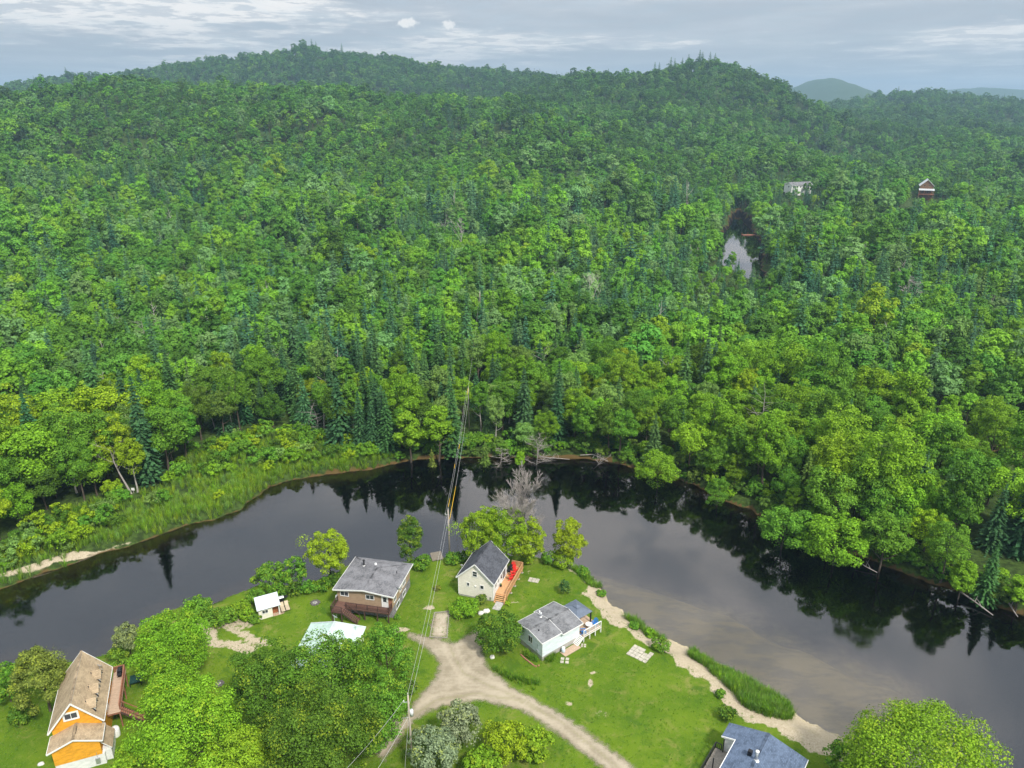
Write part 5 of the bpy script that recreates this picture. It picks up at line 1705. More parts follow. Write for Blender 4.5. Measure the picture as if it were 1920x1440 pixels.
railing(d, [(-2.9, -2.7, 1.93), (-4.7, -2.7, 1.93), (-4.7, -.05, 1.93)], 1.0, 'redwood_stain', step=1.5, gap=.16)
stair(d, (-2.84, -2.1, 1.93), (1, 0.02), 1.1, 1.93, 9, 'dark_stain', .27, 'redwood_stain')
m = MB()
for yy in (-2.68, -1.5):
    m.bar((-2.8, yy, 2.85), (-.4, yy + .03, 1.0), .07, .06)
    m.box(-.45, -.35, yy - .03, yy + .07, 0, 1.0)
m.build('stair_rail', M['redwood_stain'], d)

# ------------------------------------------------------------------ pale blue house with gazebo deck
UL, UR = (2.75, 91.19), R(-51.5)
h = empty('pale_blue_house', (*UL, 0), UR)
tag(h, 'pale blue bungalow with mottled grey roof beside the lawn', 'house')
w, l, e, r = 2.86, 7.58, 3.44, 3.99
MB().box(-w + .04, w - .04, .04, l - .04, -.6, .85).build('foundation', M['concrete'], h)
gable_walls(w, l, e, r, .85).build('wall', M['siding_paleblue'], h)
gable_roof(h, w, 3.7, e, r, .22, .25, 'shingle_lightgrey', ob=0.0, lift=.19)
gable_roof(h, w, 3.9, e, r, .55, 0.02, 'shingle_lightgrey', y0=3.66, ob=.25, lift=.165)
F = Face((0, 0, 0), (1, 0, 0))
window(h, F, .10, 2.35, .85, 1.1)
m = MB()
F.box(m, 1.75, 1.8, 1.3, 2.6, .002, .05)
F.box(m, 1.6, 1.95, 1.15, 1.5, .002, .16)
m.build('meter_box', M['galvanised'], h)
for s_ in (-1, 1):
    m = MB()
    F.box(m, s_ * w - .06, s_ * w + .06, .85, e, .001, .03)
    m.build('corner_trim', M['white_trim'], h)
F = Face((w, 0, 0), (0, 1, 0))
m = MB()
F.box(m, l - .1, l + .0, .85, e - .15, .001, .03)
m.build('corner_trim', M['white_trim'], h)
pipe(h, -1.35, 3.3, 3.95, .6, .11, 'galvanised', 'dish_grey', 'chimney')
pipe(h, .95, .9, 3.95, .25, .1, 'black_metal', None, 'roof_vent', None)
pipe(h, -2.5, 4.0, 3.75, .3, .12, 'white_trim', None, 'roof_vent', None)
d = empty('gazebo_deck', (*UL, 0), UR)
tag(d, 'raised deck with white railing behind the pale blue house', 'deck')
planks(d, -w + .1, 3.75, l + .02, 11.6, 1.2, 'deck_tan', 'x', .36)
MB().box(-w + .11, 3.74, l + .03, 11.59, .95, 1.145).build('deck_frame', M['white_trim'], d)
for x_, y_ in [(3.65, 7.8), (3.65, 9.1), (3.65, 10.3), (3.65, 11.5), (-2.6, 11.5), (.5, 11.5)]:
    MB().box(x_ - .07, x_ + .07, y_ - .07, y_ + .07, -.9, .95).build('deck_post', M['white_trim'], d)
railing(d, [(3.68, 7.75, 1.2), (3.68, 11.52, 1.2)], 1.0, 'white_trim', step=1.25, gap=.2)
railing(d, [(-w + .15, l + .4, 1.2), (-w + .15, 11.52, 1.2), (-.6, 11.52, 1.2)], 1.0, 'white_trim', step=1.6, gap=.2)
stair(d, (3.3, 7.65, 1.2), (0, -1), .85, 1.2, 7, 'white_trim', .19, 'white_trim')
g = empty('gazebo', on(UL, UR, .1, 9.55, 1.205), UR)
tag(g, 'dark blue-grey hardtop gazebo with a raised vent on the deck', 'gazebo')
gw, gd, ze, zp = 1.95, 1.62, 2.05, 2.75
q = [(gw, -gd, ze), (gw, gd, ze), (-gw, gd, ze), (-gw, -gd, ze)]
for i in range(4):
    MB().slab([q[i], q[(i + 1) % 4], (0, 0, zp)], .05).build('roof_panel', M['gazebo_metal'], g)
q2 = [(.55, -.45, zp - .05), (.55, .45, zp - .05), (-.55, .45, zp - .05), (-.55, -.45, zp - .05)]
m = MB()
for i in range(4):
    m.slab([q2[i], q2[(i + 1) % 4], (0, 0, zp + .22)], .04)
m.build('vent_cap', M['gazebo_metal'], g)
for x_, y_ in ((gw - .2, gd - .2), (gw - .2, -gd + .2), (-gw + .2, gd - .2), (-gw + .2, -gd + .2)):
    MB().box(x_ - .09, x_ + .09, y_ - .09, y_ + .09, 0, ze).build('post', M['black_metal'], g)
m = MB()
for x_ in (-gw + .2, gw - .2):
    m.bar((x_, -gd + .2, ze - .06), (x_, gd - .2, ze - .06), .08, .12)
for y_ in (-gd + .2, gd - .2):
    m.bar((-gw + .2, y_, ze - .07), (gw - .2, y_, ze - .07), .08, .12)
m.build('beam', M['black_metal'], g)
lounge_chair('garden_chair', on(UL, UR, 3.1, 8.25, 1.205), UR + R(150), 'blue_plastic', 'blue garden chair at the top of the white stairs', 'blue chairs on the gazebo deck')
lounge_chair('garden_chair', on(UL, UR, 2.85, 11.0, 1.205), UR + R(20), 'blue_plastic', 'blue garden chair at the far end of the gazebo deck', 'blue chairs on the gazebo deck')
o = empty('patio_table', on(UL, UR, 2.7, 9.8, 1.205))
MB().tube([(0, 0, .66), (0, 0, .70)], .55, 16).build('table_top', M['white_plastic'], o)
MB().tube([(0, 0, 0), (0, 0, .66)], .06, 8).build('pedestal', M['white_plastic'], o)
tag(o, 'round pale table between the blue chairs on the deck', 'table')
# timber platform, barrel and stepping slabs beside the house
p = empty('timber_platform', on(UL, UR, 3.75, 5.0, 0), UR)
planks(p, -.62, .62, -1.65, 1.6, .13, 'deck_tan', 'y', .31)
MB().box(-.6, .6, -1.63, 1.58, -.1, .075).build('frame', M['grey_wood'], p)
tag(p, 'low tan timber platform below the white stairs', 'platform')
o = empty('rain_barrel', on(UL, UR, 3.45, 3.75, .13))
MB().tube([(0, 0, 0), (0, 0, .25), (0, 0, .6), (0, 0, .85)], [.24, .29, .29, .24], 14).build('body', M['pale_plastic'], o, True)
MB().tube([(0, 0, .85), (0, 0, .9)], .25, 14).build('lid', M['white_plastic'], o)
tag(o, 'pale blue barrel standing on the timber platform', 'barrel')

# ------------------------------------------------------------------ orange house, lower left
OL, OR_ = (-54.99, 71.93), R(21.7)
h = empty('orange_house', (*OL, 0), OR_)
tag(h, 'orange house with tan shingle roofs and three small dormers', 'house')
w, l, e, r = 2.74, 9.4, 5.3, 8.61
gable_walls(w, l, e, r, -.5).build('wall', M['siding_orange'], h)
gable_roof(h, w, l, e, r, .4, .4, 'shingle_tan', lift=.15)
we, le, ee, re_ = 2.6, 2.6, 4.15, 5.15
m = gable_walls(we, le + .2, ee, re_, 1.75, -le)
m.build('extension_wall', M['siding_orange'], h)
MB().box(-we + .02, we + .25, -le + .02, .1, -.5, 1.75).build('base_wall', M['siding_white'], h)
gable_roof(h, we, le, ee, re_, .45, .3, 'shingle_tan', y0=-le, ob=0.0, lift=.15)
slab_uv([(3.75, -2.2, 2.0), (3.75, 1.0, 2.0), (2.63, 1.0, 3.3), (2.63, -2.2, 3.3)], .12, 'shingle_tan', 'annex_roof', h)
MB().box(2.62, 3.55, -2.05, .9, -.5, 2.05).build('annex_wall', M['siding_white'], h)
F = Face((0, 0, 0), (1, 0, 0))
window(h, F, -.35, 6.55, 1.35, .8, fw=.22)
F2 = Face((0, -le, 0), (1, 0, 0))
m = MB()
F2.box(m, 1.75, 2.25, .55, 1.35, .002, .2)
m.build('meter_box', M['galvanised'], h)
m = MB()
F2.box(m, 1.98, 2.02, 1.35, 2.2, .002, .06)
m.build('conduit', M['galvanised'], h)
F = Face((w, 0, 0), (0, 1, 0))
window(h, F, 6.5, 4.0, 1.4, 1.2)
door(h, F, 4.2, 2.7, .95, 2.0, 'white_trim', glass=.5)
sl = (r - e) / w
for y_ in (1.35, 4.05, 6.75):                                 # dormers on the right-hand slope
    x1, dw, dh = 2.25, .78, 1.25
    zb = r - sl * x1 + .15
    xr = (r + .15 - (zb + dh)) / sl
    xe = (r + .15 - (zb + dh * .5)) / sl
    dm = MB()
    dm.add([(x1, y_ - dw, zb - .15), (x1, y_ + dw, zb - .15), (x1, y_ + dw, zb + dh * .5), (x1, y_, zb + dh), (x1, y_ - dw, zb + dh * .5), (xe - .1, y_ + dw, zb + dh * .5), (xr - .1, y_, zb + dh), (xe - .1, y_ - dw, zb + dh * .5)],
           [(0, 1, 2, 3, 4), (1, 5, 2), (0, 4, 7), (2, 5, 6, 3), (4, 3, 6, 7)])
    do = dm.build('dormer', M['white_trim'], h)
    for s_ in (-1, 1):
        slab_uv([(x1 + .2, y_ + s_ * (dw + .2), zb + dh * .5 - .05), (xe - .2, y_ + s_ * (dw + .2), zb + dh * .5 - .05), (xr - .25, y_, zb + dh + .1), (x1 + .2, y_, zb + dh + .1)], .07, 'shingle_tan', 'dormer_roof', do, 'black_metal' if s_ < 0 else 'white_trim')
    m = MB()
    for s_ in (-1, 1):
        m.bar((x1 + .1, y_ + s_ * (dw + .22), zb - .02), (xr, y_ + s_ * .12, zb + dh + .03), .16, .06)  # plain dark bars where the dormer roof meets the main slope
    m.build('dark_valley_bar', M['black_metal'], do)
    Fd = Face((x1, y_, 0), (0, 1, 0))
    m = MB()
    Fd.box(m, -.42, .42, zb + .08, zb + .72, .001, .02)
    m.build('pane', M['glass'], do)
dish(h, (2.0, 8.1, 6.9), .42, R(140))
m = MB()
for k in (0, .35):
    m.bar((-.15 + k, -1.9, re_ + .22 - abs(-.15 + k) * .38), (-.15 + k, -.6, re_ + .22 - abs(-.15 + k) * .38), .035)
for k in range(4):
    m.bar((-.15, -1.8 + .35 * k, re_ + .17), (.2, -1.8 + .35 * k, re_ + .15), .03)
m.build('roof_ladder', M['black_metal'], h)
d = empty('worn_deck', (*OL, 0), OR_)
tag(d, 'long worn deck with red-brown railing along the orange house', 'deck')
planks(d, w + .03, 4.35, 3.0, 11.4, 2.8, 'deck_tan', 'x', .4)
MB().box(w + .04, 4.34, 3.01, 11.39, 2.5, 2.745).build('deck_frame', M['brown_stain'], d)
for y_ in (3.2, 5.9, 8.6, 11.2):
    MB().box(4.15, 4.3, y_ - .08, y_ + .08, -.6, 2.5).build('deck_post', M['brown_stain'], d)
railing(d, [(4.28, 3.4, 2.8), (4.28, 11.3, 2.8), (2.9, 11.3, 2.8)], .95, 'brown_stain', step=1.9, gap=.14, solid=True)
stair(d, (4.36, 3.5, 2.8), (1, .1), 1.15, 2.8, 11, 'brown_stain', .22, 'redwood_stain')
m = MB()
for yy in (2.9, 4.1):
    m.bar((4.36, yy, 3.65), (6.8, yy + .24, 1.0), .07, .1)
    m.box(6.75, 6.85, yy + .19, yy + .29, -.2, 1.0)
m.build('stair_rail', M['brown_stain'], d)
barbecue(on(OL, OR_, 3.75, 10.4, 2.8), OR_ + R(-90), 'black covered barbecue at the far end of the worn deck')
o = empty('storage_tank', on(OL, OR_, 3.5, 1.9, 0))
MB().tube([(0, 0, -.1), (0, 0, .2), (0, 0, 1.15), (0, 0, 1.4), (0, 0, 1.48)], [.5, .55, .55, .42, .1], 16).build('body', M['white_plastic'], o, True)
MB().tube([(0, 0, 1.45), (0, 0, 1.56)], .12, 10).build('cap', M['white_plastic'], o)
tag(o, 'white round storage tank below the deck stairs of the orange house', 'tank')
x_, y_, _ = on(OL, OR_, 5.3, 11.6)
o = empty('covered_table', (x_, y_, hz(x_, y_)), OR_)
MB().box(-.8, .8, -.85, .85, .62, .72).build('cover', M['green_fabric'], o)
m = MB()
for a_ in (-.74, .74):
    for b_ in (-.79, .79):
        m.box(a_ - .05, a_ + .05, b_ - .05, b_ + .05, 0, .62)
m.build('leg', M['black_metal'], o)
tag(o, 'square dark green covered table on the grass beside the worn deck', 'table')

# ------------------------------------------------------------------ house with blue shingles at the bottom edge
QL, QR = (25.64, 62.12), R(-36.1)
h = empty('blue_roofed_house', (*QL, 0), QR)
tag(h, 'house with blue-grey shingle roof cut by the bottom edge', 'house')
w, l, e, r = 4.67, 11.0, 3.0, 4.17
m = MB()
m.add([(-3.0, 0, -.5), (w, 0, -.5), (w, 0, e), (0, 0, r), (-3.0, 0, r - (r - e) / w * 3.0), (-3.0, l, -.5), (w, l, -.5), (w, l, e), (0, l, r), (-3.0, l, r - (r - e) / w * 3.0)],
      [(0, 1, 2, 3, 4), (9, 8, 7, 6, 5), (1, 6, 7, 2), (5, 0, 4, 9), (0, 5, 6, 1), (2, 7, 8, 3), (3, 8, 9, 4)])
m.build('wall', M['siding_white'], h)
MB().box(-w, -3.01, 8.75, l - .01, -.5, e).build('annex_wall', M['siding_white'], h)
sl = (r - e) / w
ez, rz_ = e - sl * .3 + .16, r + .16
ra = slab_uv([(w + .3, -.3, ez), (w + .3, l + .3, ez), (0, l + .3, rz_), (0, -.3, rz_)], .15, 'shingle_blue', 'roof', h)
slab_uv([(-w - .3, l + .3, ez), (-w - .3, 8.6, ez), (-3.2, 8.6, rz_ - sl * 3.2), (-3.2, -.3, rz_ - sl * 3.2), (0, -.3, rz_), (0, l + .3, rz_)], .15, 'shingle_blue', 'roof', h)
fa = MB()
fa.bar((-3.23, -.3, rz_ - sl * 3.2 - .06), (-3.23, 8.6, rz_ - sl * 3.2 - .06), .08, .2)
fa.bar((-3.2, 8.56, rz_ - sl * 3.2 - .06), (-w - .3, 8.56, ez - .06), .08, .2)
fa.bar((w + .33, -.3, ez - .08), (w + .33, l + .3, ez - .08), .06, .2)
fa.build('fascia', M['white_trim'], ra)
MB().bar((0, -.28, rz_ + .02), (0, l + .28, rz_ + .02), .3, .05).build('ridge_cap', M['shingle_blue'], ra)
MB().box(-1.1, -.6, 6.6, 7.1, 3.8, 4.75).build('chimney', M['black_metal'], h)
pipe(h, .1, 6.3, 4.3, 1.3, .16, 'galvanised', 'white_trim', 'stove_pipe')
d = empty('porch', (*QL, 0), QR)
tag(d, 'dark porch with railing tucked beside the blue-grey roof', 'porch')
planks(d, -w - .9, -3.05, .2, 8.55, .9, 'grey_wood', 'x', .36)
MB().box(-w - .89, -3.06, .21, 8.54, .62, .845).build('deck_frame', M['black_metal'], d)
railing(d, [(-w - .85, .3, .9), (-w - .85, 8.45, .9), (-w - .1, 8.45, .9)], .95, 'black_metal', step=1.8, gap=.2)
for y_ in (1.2, 4.8, 8.35):
    MB().box(-w + .1, -w + .22, y_ - .06, y_ + .06, .9, 3.0).build('porch_post', M['black_metal'], d)
    MB().box(-w - .8, -w - .68, y_ - .06, y_ + .06, -.5, .62).build('deck_post', M['black_metal'], d)

# ------------------------------------------------------------------ shed, mint-roofed house
SL, SR = (-40.97, 98.45), R(26.7)
x_, y_ = SL
h = empty('garden_shed', (x_, y_, hz(x_, y_)), SR)
tag(h, 'small cream shed with pale metal roof and brown door', 'shed')
m = MB()
m.add([(0, 0, -.4), (2.15, 0, -.4), (2.15, 2.0, -.4), (0, 2.0, -.4), (0, 0, 2.05), (2.15, 0, 2.05), (2.15, 2.0, 2.75), (0, 2.0, 2.75)], [(0, 3, 2, 1), (4, 5, 6, 7), (0, 1, 5, 4), (1, 2, 6, 5), (2, 3, 7, 6), (3, 0, 4, 7)])
m.build('wall', M['siding_cream'], h)
m = MB()
m.add([(2.15, .75, -.4), (3.2, .75, -.4), (3.2, 2.0, -.4), (2.15, 2.0, -.4), (2.15, .75, 2.3), (3.2, .75, 2.3), (3.2, 2.0, 2.75), (2.15, 2.0, 2.75)], [(0, 3, 2, 1), (4, 5, 6, 7), (0, 1, 5, 4), (1, 2, 6, 5), (2, 3, 7, 6), (3, 0, 4, 7)])
m.build('alcove_wall', M['siding_cream'], h)
ro = MB().slab([(-.25, -.3, 2.02), (3.45, -.3, 2.02), (3.45, 2.25, 2.95), (-.25, 2.25, 2.95)], .06).build('roof', M['metal_white'], h)
ri = MB()
for k in range(9):
    x = -.2 + k * .45
    ri.bar((x, -.29, 2.035), (x, 2.24, 2.965), .04, .04)
ri.build('rib', M['metal_white'], ro)
F = Face((0, 0, 0), (1, 0, 0))
window(h, F, 1.0, 1.35, .85, .55, fw=.08)
MB().box(3.12, 3.28, .0, .1, -.1, 2.1).build('porch_post', M['white_trim'], h)
door(h, Face((0, .75, 0), (1, 0, 0)), 2.68, .05, .85, 1.95, 'door_brown', 'door_brown')
p = empty('shed_patio', (x_, y_, hz(x_, y_)), SR)
planks(p, 2.2, 5.3, -.1, 2.75, .1, 'deck_tan', 'y', .34)
MB().box(2.22, 5.28, -.08, 2.73, -.4, .045).build('frame', M['grey_wood'], p)
tag(p, 'tan board patio beside the shed', 'patio')
for k, (a, b, lb) in enumerate([(3.85, 1.1, 'cream lounge chair on the shed patio, nearest the shed'), (4.6, 1.15, 'cream lounge chair on the shed patio, farther from the shed')]):
    q = on(SL, SR, a, b)
    o = empty('lounge_chair', (q[0], q[1], hz(*SL) + .105), SR)
    m = MB().obox((0, -.35, .32), .3, .75, .03, Matrix.Identity(3))
    m.build('seat', M['chair_cream'], o)
    MB().obox((0, .62, .52), .3, .4, .03, Matrix.Rotation(R(38), 3, 'X')).build('backrest', M['chair_cream'], o)
    for s_ in (-1, 1):
        MB().bar((s_ * .33, -1.05, .30), (s_ * .33, .45, .30), .04, .06).build('side_rail', M['black_metal'], o)
        for yy in (-.95, .35):
            MB().box(s_ * .33 - .02, s_ * .33 + .02, yy - .02, yy + .02, 0, .28).build('leg', M['black_metal'], o)
    tag(o, lb, 'lounger', 'loungers on the shed patio')
q = on(SL, SR, 3.95, 2.95)
barbecue((q[0], q[1], hz(q[0], q[1])), SR, 'gas barbecue with shiny steel lid behind the shed patio', 'galvanised', 1.15)
ML, MR = (-27.4, 88.6), R(-6)
h = empty('mint_roofed_house', (*ML, 0), MR)
tag(h, 'house with pale mint metal hip roof half hidden by maples', 'house')
a_, b_ = 4.4, 5.0
MB().box(-a_ + .4, a_ - .4, -b_ + .4, b_ - .4, -.3, 2.95).build('wall', M['siding_white'], h)
ez, rp = 2.95, 4.7
ry = 3.6
C4 = [(a_, -b_, ez), (a_, b_, ez), (-a_, b_, ez), (-a_, -b_, ez)]
for quad in ([C4[0], C4[1], (0, ry, rp), (0, -1.5, rp)], [C4[1], C4[2], (0, ry, rp)], [C4[2], C4[3], (0, -1.5, rp), (0, ry, rp)], [C4[3], C4[0], (0, -1.5, rp)]):
    MB().slab(quad, .08).build('roof', M['metal_mint'], h)
ri = MB()
for k in range(1, 12):
    y = -b_ + 2 * b_ * k / 12
    for s_ in (-1, 1):
        t_ = min(1.0, (b_ - y) / (b_ - ry), (y + b_) / (b_ - 1.5))
        ri.bar((s_ * a_, y, ez + .02), (s_ * a_ * (1 - t_), y, ez + (rp - ez) * t_ + .02), .05, .04)
ri.bar((0, -1.5, rp + .03), (0, ry, rp + .03), .2, .05)
for s_ in (-1, 1):
    ri.bar((0, ry, rp + .03), (s_ * a_, b_, ez + .03), .2, .05)
ri.build('roof_rib', M['metal_white'], h)
F = Face((-a_ + .4, b_ - .4, 0), (0, -1, 0))
window(h, F, 3.0, 1.7, 1.2, 1.0)
dish(h, (0, ry + .15, rp + .75), .5, R(150))
dish(h, (3.2, 3.6, 4.0), .3, R(150), 'roof_vent_dish')
plain('dock_wood', (0.20, 0.175, 0.14), 0.95, 0.1, 0, .35, 2.0, (1, 6, 1))
# ------------------------------------------------------------------ far houses
def far_house(name, loc, rz, w, l, e, r, wall, roof, label, base=-3.0):
    h = empty(name, loc, rz)
    gable_walls(w, l, e, r, base).build('wall', M[wall], h)
    gable_roof(h, w, l, e, r, .6, .5, roof, th=.2)
    return tag(h, label, 'house')
hx, hy = WHITE_HOUSE
hzv = hz(hx, hy)
h = far_house('white_house', (hx - 10, hy + 3, hzv + 5.0), R(-70), 3.6, 20.0, 3.4, 5.4, 'siding_white', 'shingle_grey', 'long white house with grey roof in the far woods', -5.0)
F = Face((3.6, 0, 0), (0, 1, 0))
for a in (2.0, 5.5, 9.0, 13.0, 17.0):
    window(h, F, a, 1.9, 1.3, 1.3)
F = Face((0, 0, 0), (1, 0, 0))
window(h, F, 0, 2.0, 1.4, 1.2)
MB().box(-6.8, -3.7, 1.0, 4.5, -3, 4.2).build('annex', M['siding_white'], h)
MB().slab([(-7.1, .7, 4.2), (-3.5, .7, 4.5), (-3.5, 4.8, 4.5), (-7.1, 4.8, 4.2)], .15).build('annex_roof', M['metal_white'], h)
hx, hy = CABIN
hzv = hz(hx, hy)
h = far_house('wooden_cabin', (hx, hy, hzv + 4.0), R(-24), 4.6, 11.0, 7.0, 11.2, 'siding_brownwood', 'metal_white', 'tall brown wooden cabin with white metal roof in the far woods', -6.0)
F = Face((0, 0, 0), (1, 0, 0))
for a in (-1.7, 1.7):
    window(h, F, a, 6.9, 1.1, 1.4, frame='cedar')
window(h, F, -2.4, 2.2, 1.8, 2.0, frame='cedar')
window(h, F, 2.0, 2.2, 2.4, 2.0, frame='cedar')
MB().slab([(-5.4, -4.0, 3.6), (5.4, -4.0, 3.6), (5.4, -.05, 4.6), (-5.4, -.05, 4.6)], .14).build('porch_roof', M['metal_white'], h)
MB().box(-5.4, 5.4, -4.2, -.02, .2, .45).build('porch_floor', M['brown_stain'], h)
for x in (-5.1, -1.7, 1.7, 5.1):
    MB().box(x - .12, x + .12, -3.95, -3.7, -3, 3.6).build('porch_post', M['brown_stain'], h)
railing(h, [(-5.3, -4.1, .45), (5.3, -4.1, .45)], 1.0, 'brown_stain', step=2.6, gap=.3)
hx, hy = TINY
h = far_house('white_hut', (hx, hy, hz(hx, hy) + 3.5), R(50), 2.4, 5.0, 3.2, 5.2, 'siding_white', 'metal_white', 'tiny white roof of a hut showing between the far trees')

# ------------------------------------------------------------------ utility poles and wires
def pole(name, x, y, h_, label, arm=True, can=False):
    z = hz(x, y)
    o = empty(name, (x, y, z))
    MB().tube([(0, 0, -.8), (0, 0, h_ * .5), (0, 0, h_)], [.16, .135, .10], 10).build('shaft', M['pole_wood'], o, True)
    MB().tube([(0, 0, h_), (0, 0, h_ + .35)], [.04, .05], 7).build('insulator', M['white_plastic'], o)
    if arm:
        MB().bar((-.55, 0, h_ - 1.1), (.12, 0, h_ - 1.0), .07).build('bracket', M['galvanised'], o)
        MB().tube([(-.55, 0, h_ - 1.05), (-.55, 0, h_ - .75)], .06, 7).build('insulator', M['white_plastic'], o)
    if can:
        MB().tube([(.32, -.05, h_ - 3.1), (.32, -.05, h_ - 2.2)], .22, 12).build('transformer', M['dish_grey'], o, True)
        MB().bar((-.9, 0, h_ - 3.6), (0, 0, h_ - 3.4), .05).build('bracket', M['galvanised'], o)
    tag(o, label, 'utility pole')
    return Vector((x, y, z + h_))
nx_, ny_ = G(773, 1432, 0)
rx_, ry_ = G(843, 1036, -.3)
pn = pole('utility_pole', nx_, ny_, 11.0, 'near wooden utility pole with grey transformer beside the road', can=True)
pr = pole('utility_pole', rx_, ry_, 10.6, 'wooden utility pole on the near river bank by the cottage')
pf = pole('utility_pole', -11.1, 174.5, 11.3, 'utility pole rising from the woods across the river')
pg = pole('utility_pole', -12.1, 272.0, 12.0, 'small distant utility pole in a gap of the far woods', arm=False)
def wire(a, b, sag, rad, label, guards=()):
    n = 24
    pts = [a.lerp(b, i / n) - Z * (sag * 4 * (i / n) * (1 - i / n)) for i in range(n + 1)]
    o = empty('power_line', tuple(a))
    MB().tube([p - a for p in pts], rad, 5, cap=False).build('cable', M['wire'], o, True)
    for g0, g1 in guards:
        q = []
        for i in range(5):
            f = g0 + (g1 - g0) * i / 4
            q.append(a.lerp(b, f) - Z * (sag * 4 * f * (1 - f)) - a)
        MB().tube(q, rad * 2.4, 6).build('line_guard', M['yellow_guard'], o, True)
    tag(o, label, 'power line')
V3_ = Vector
wire(pn + V3_((0, 0, .35)), pr + V3_((0, 0, .35)), 1.1, .013, 'upper cable from the near pole to the river pole')
wire(pn + V3_((-.2, 0, -2.6)), pr + V3_((-.1, 0, -2.2)), 1.3, .016, 'lower cable from the near pole to the river pole')
wire(pr + V3_((-.0, 0, .35)), pf + V3_((0, 0, .35)), 1.2, .015, 'upper cable crossing the river with yellow guards', ((.01, .07), (.45, .49), (.93, .99)))
wire(pr + V3_((-.55, 0, -.8)), pf + V3_((-.5, 0, -.7)), 1.5, .015, 'left cable crossing the river with one yellow guard', ((.34, .375),))
wire(pr + V3_((.1, 0, -2.6)), pf + V3_((.1, 0, -1.9)), 1.7, .017, 'lower cable crossing the river with a long yellow guard', ((.02, .26),))
wire(pf + V3_((0, 0, .35)), pg + V3_((0, 0, .35)), 1.5, .015, 'thin cable running into the far woods')
wire(pn + V3_((-.55, 0, -.75)), V3_((nx_ - 9.0, ny_ - 14.0, 9.3)), .8, .015, 'upper cable from the near pole to the bottom edge')
wire(pn + V3_((-.1, 0, -3.3)), V3_((nx_ - 6.0, ny_ - 14.0, 6.5)), .7, .017, 'lower cable from the near pole to the bottom edge')
wire(pn + V3_((-.1, 0, -3.6)), V3_((nx_ - .7, ny_ - 2.6, 0.0)), 0.0, .016, 'guy wire of the near pole')

# ------------------------------------------------------------------ small things on the lawns
def at(u, v, lift=0.0):
    x, y = G(u, v, 0)
    return (x, y, hz(x, y) + lift)
def rock(name, loc, r_, mat, label=None, cat=None, seed=0, par=None, flat=.7, group=None):
    q = random.Random(seed)
    m = MB()
    n, k = 9, 5
    vs = [(0, 0, r_ * flat)]
    for i in range(1, k):
        a = math.pi * .62 * i / (k - 1)
        for j in range(n):
            b = 2 * math.pi * j / n
            s = r_ * q.uniform(.8, 1.15)
            vs.append((s * math.sin(a) * math.cos(b) * 1.2, s * math.sin(a) * math.sin(b), s * math.cos(a) * flat))
    fs = [(0, 1 + j, 1 + (j + 1) % n) for j in range(n)]
    for i in range(k - 2):
        for j in range(n):
            fs.append((1 + i * n + j, 1 + (i + 1) * n + j, 1 + (i + 1) * n + (j + 1) % n, 1 + i * n + (j + 1) % n))
    m.add(vs, fs)
    o = m.build(name, M[mat], par, True, loc)
    if label:
        tag(o, label, cat, group)
    return o
rock('boulder', at(902, 1152, .1), .5, 'boulder', 'white boulder by the cottage path, left of two', 'boulder', 1)
rock('boulder', at(912, 1148, .1), .55, 'boulder', 'white boulder by the cottage path, right of two', 'boulder', 2)
rock('boulder', at(923, 1234, .1), .32, 'boulder', 'white stone under the round dark tree', 'boulder', 3, flat=1.3)
rock('boulder', at(77, 1432, .05), .35, 'boulder', 'white stone on the lawn left of the orange house', 'boulder', 4)
def slabs(name, u0, v0, rz, nx_, ny_, sx, sy, mat, label, cat, gap=.06, th=.08, miss=0.0):
    o = empty(name, at(u0, v0), rz)
    for i in range(nx_):
        for j in range(ny_):
            if random.random() < miss:
                continue
            x, y = (i - (nx_ - 1) / 2) * (sx + gap), (j - (ny_ - 1) / 2) * (sy + gap)
            t_ = random.uniform(-.015, .02)
            MB().obox((x + random.uniform(-.02, .02), y + random.uniform(-.02, .02), .03 + t_), sx / 2, sy / 2, th / 2, Matrix.Rotation(random.uniform(-.05, .05), 3, 'Z')).build('paving_slab', M[mat], o)
    return tag(o, label, cat)
slabs('paved_square', 1200, 1227, R(-38), 5, 4, .62, .62, 'paver', 'square of pale paving slabs on the lawn by the shore', 'paving', .05, miss=.05)
slabs('paved_square', 1001, 1088, R(-18), 3, 2, .58, .58, 'paver', 'small pale slab square on the lawn right of the cedar deck', 'paving')
slabs('stepping_stones', 1059, 1239, R(-10), 2, 2, .5, .5, 'paver', 'cluster of four pale stepping stones by the timber platform', 'paving', .22)
slabs('stepping_stones', 1094, 1211, R(-10), 2, 2, .32, .32, 'paver', 'small slabs under the posts of the gazebo deck', 'paving', .12)
slabs('cottage_path', 934, 1138, R(-18.9), 1, 3, 1.3, .7, 'concrete', 'grey concrete path at the foot of the cedar stairs', 'path slab', .03)
# sandy plot with a timber edge
sheet('sandy_plot', PLOT, M['plot'], .3, .03, .3)
o = empty('plot_edging', (0, 0, 0))
for a, b in zip(PLOT, np.roll(PLOT, -1, 0)):
    MB().bar((a[0], a[1], hz(*a) + .05), (b[0], b[1], hz(*b) + .05), .14, .16).build('timber', M['grey_wood'], o)
tag(o, 'timber edging around the sandy rectangle above the junction', 'edging')
def fire_ring(u, v, label, r_=.6):
    o = empty('fire_pit', at(u, v))
    for i in range(9):
        a = 2 * math.pi * i / 9
        rock('stone', (r_ * math.cos(a), r_ * math.sin(a), .05), .22, 'dark_stone', seed=30 + i, par=o)
    MB().tube([(0, 0, .0), (0, 0, .06)], [r_ * .8, r_ * .7], 12).build('ash_bed', M['ash'], o)
    rock('log_end', (.1, .05, .1), .2, 'ash', seed=77, par=o)
    return tag(o, label, 'fire pit')
fire_ring(591, 1131, 'ring of dark stones round a fire pit left of the brown house', .62)
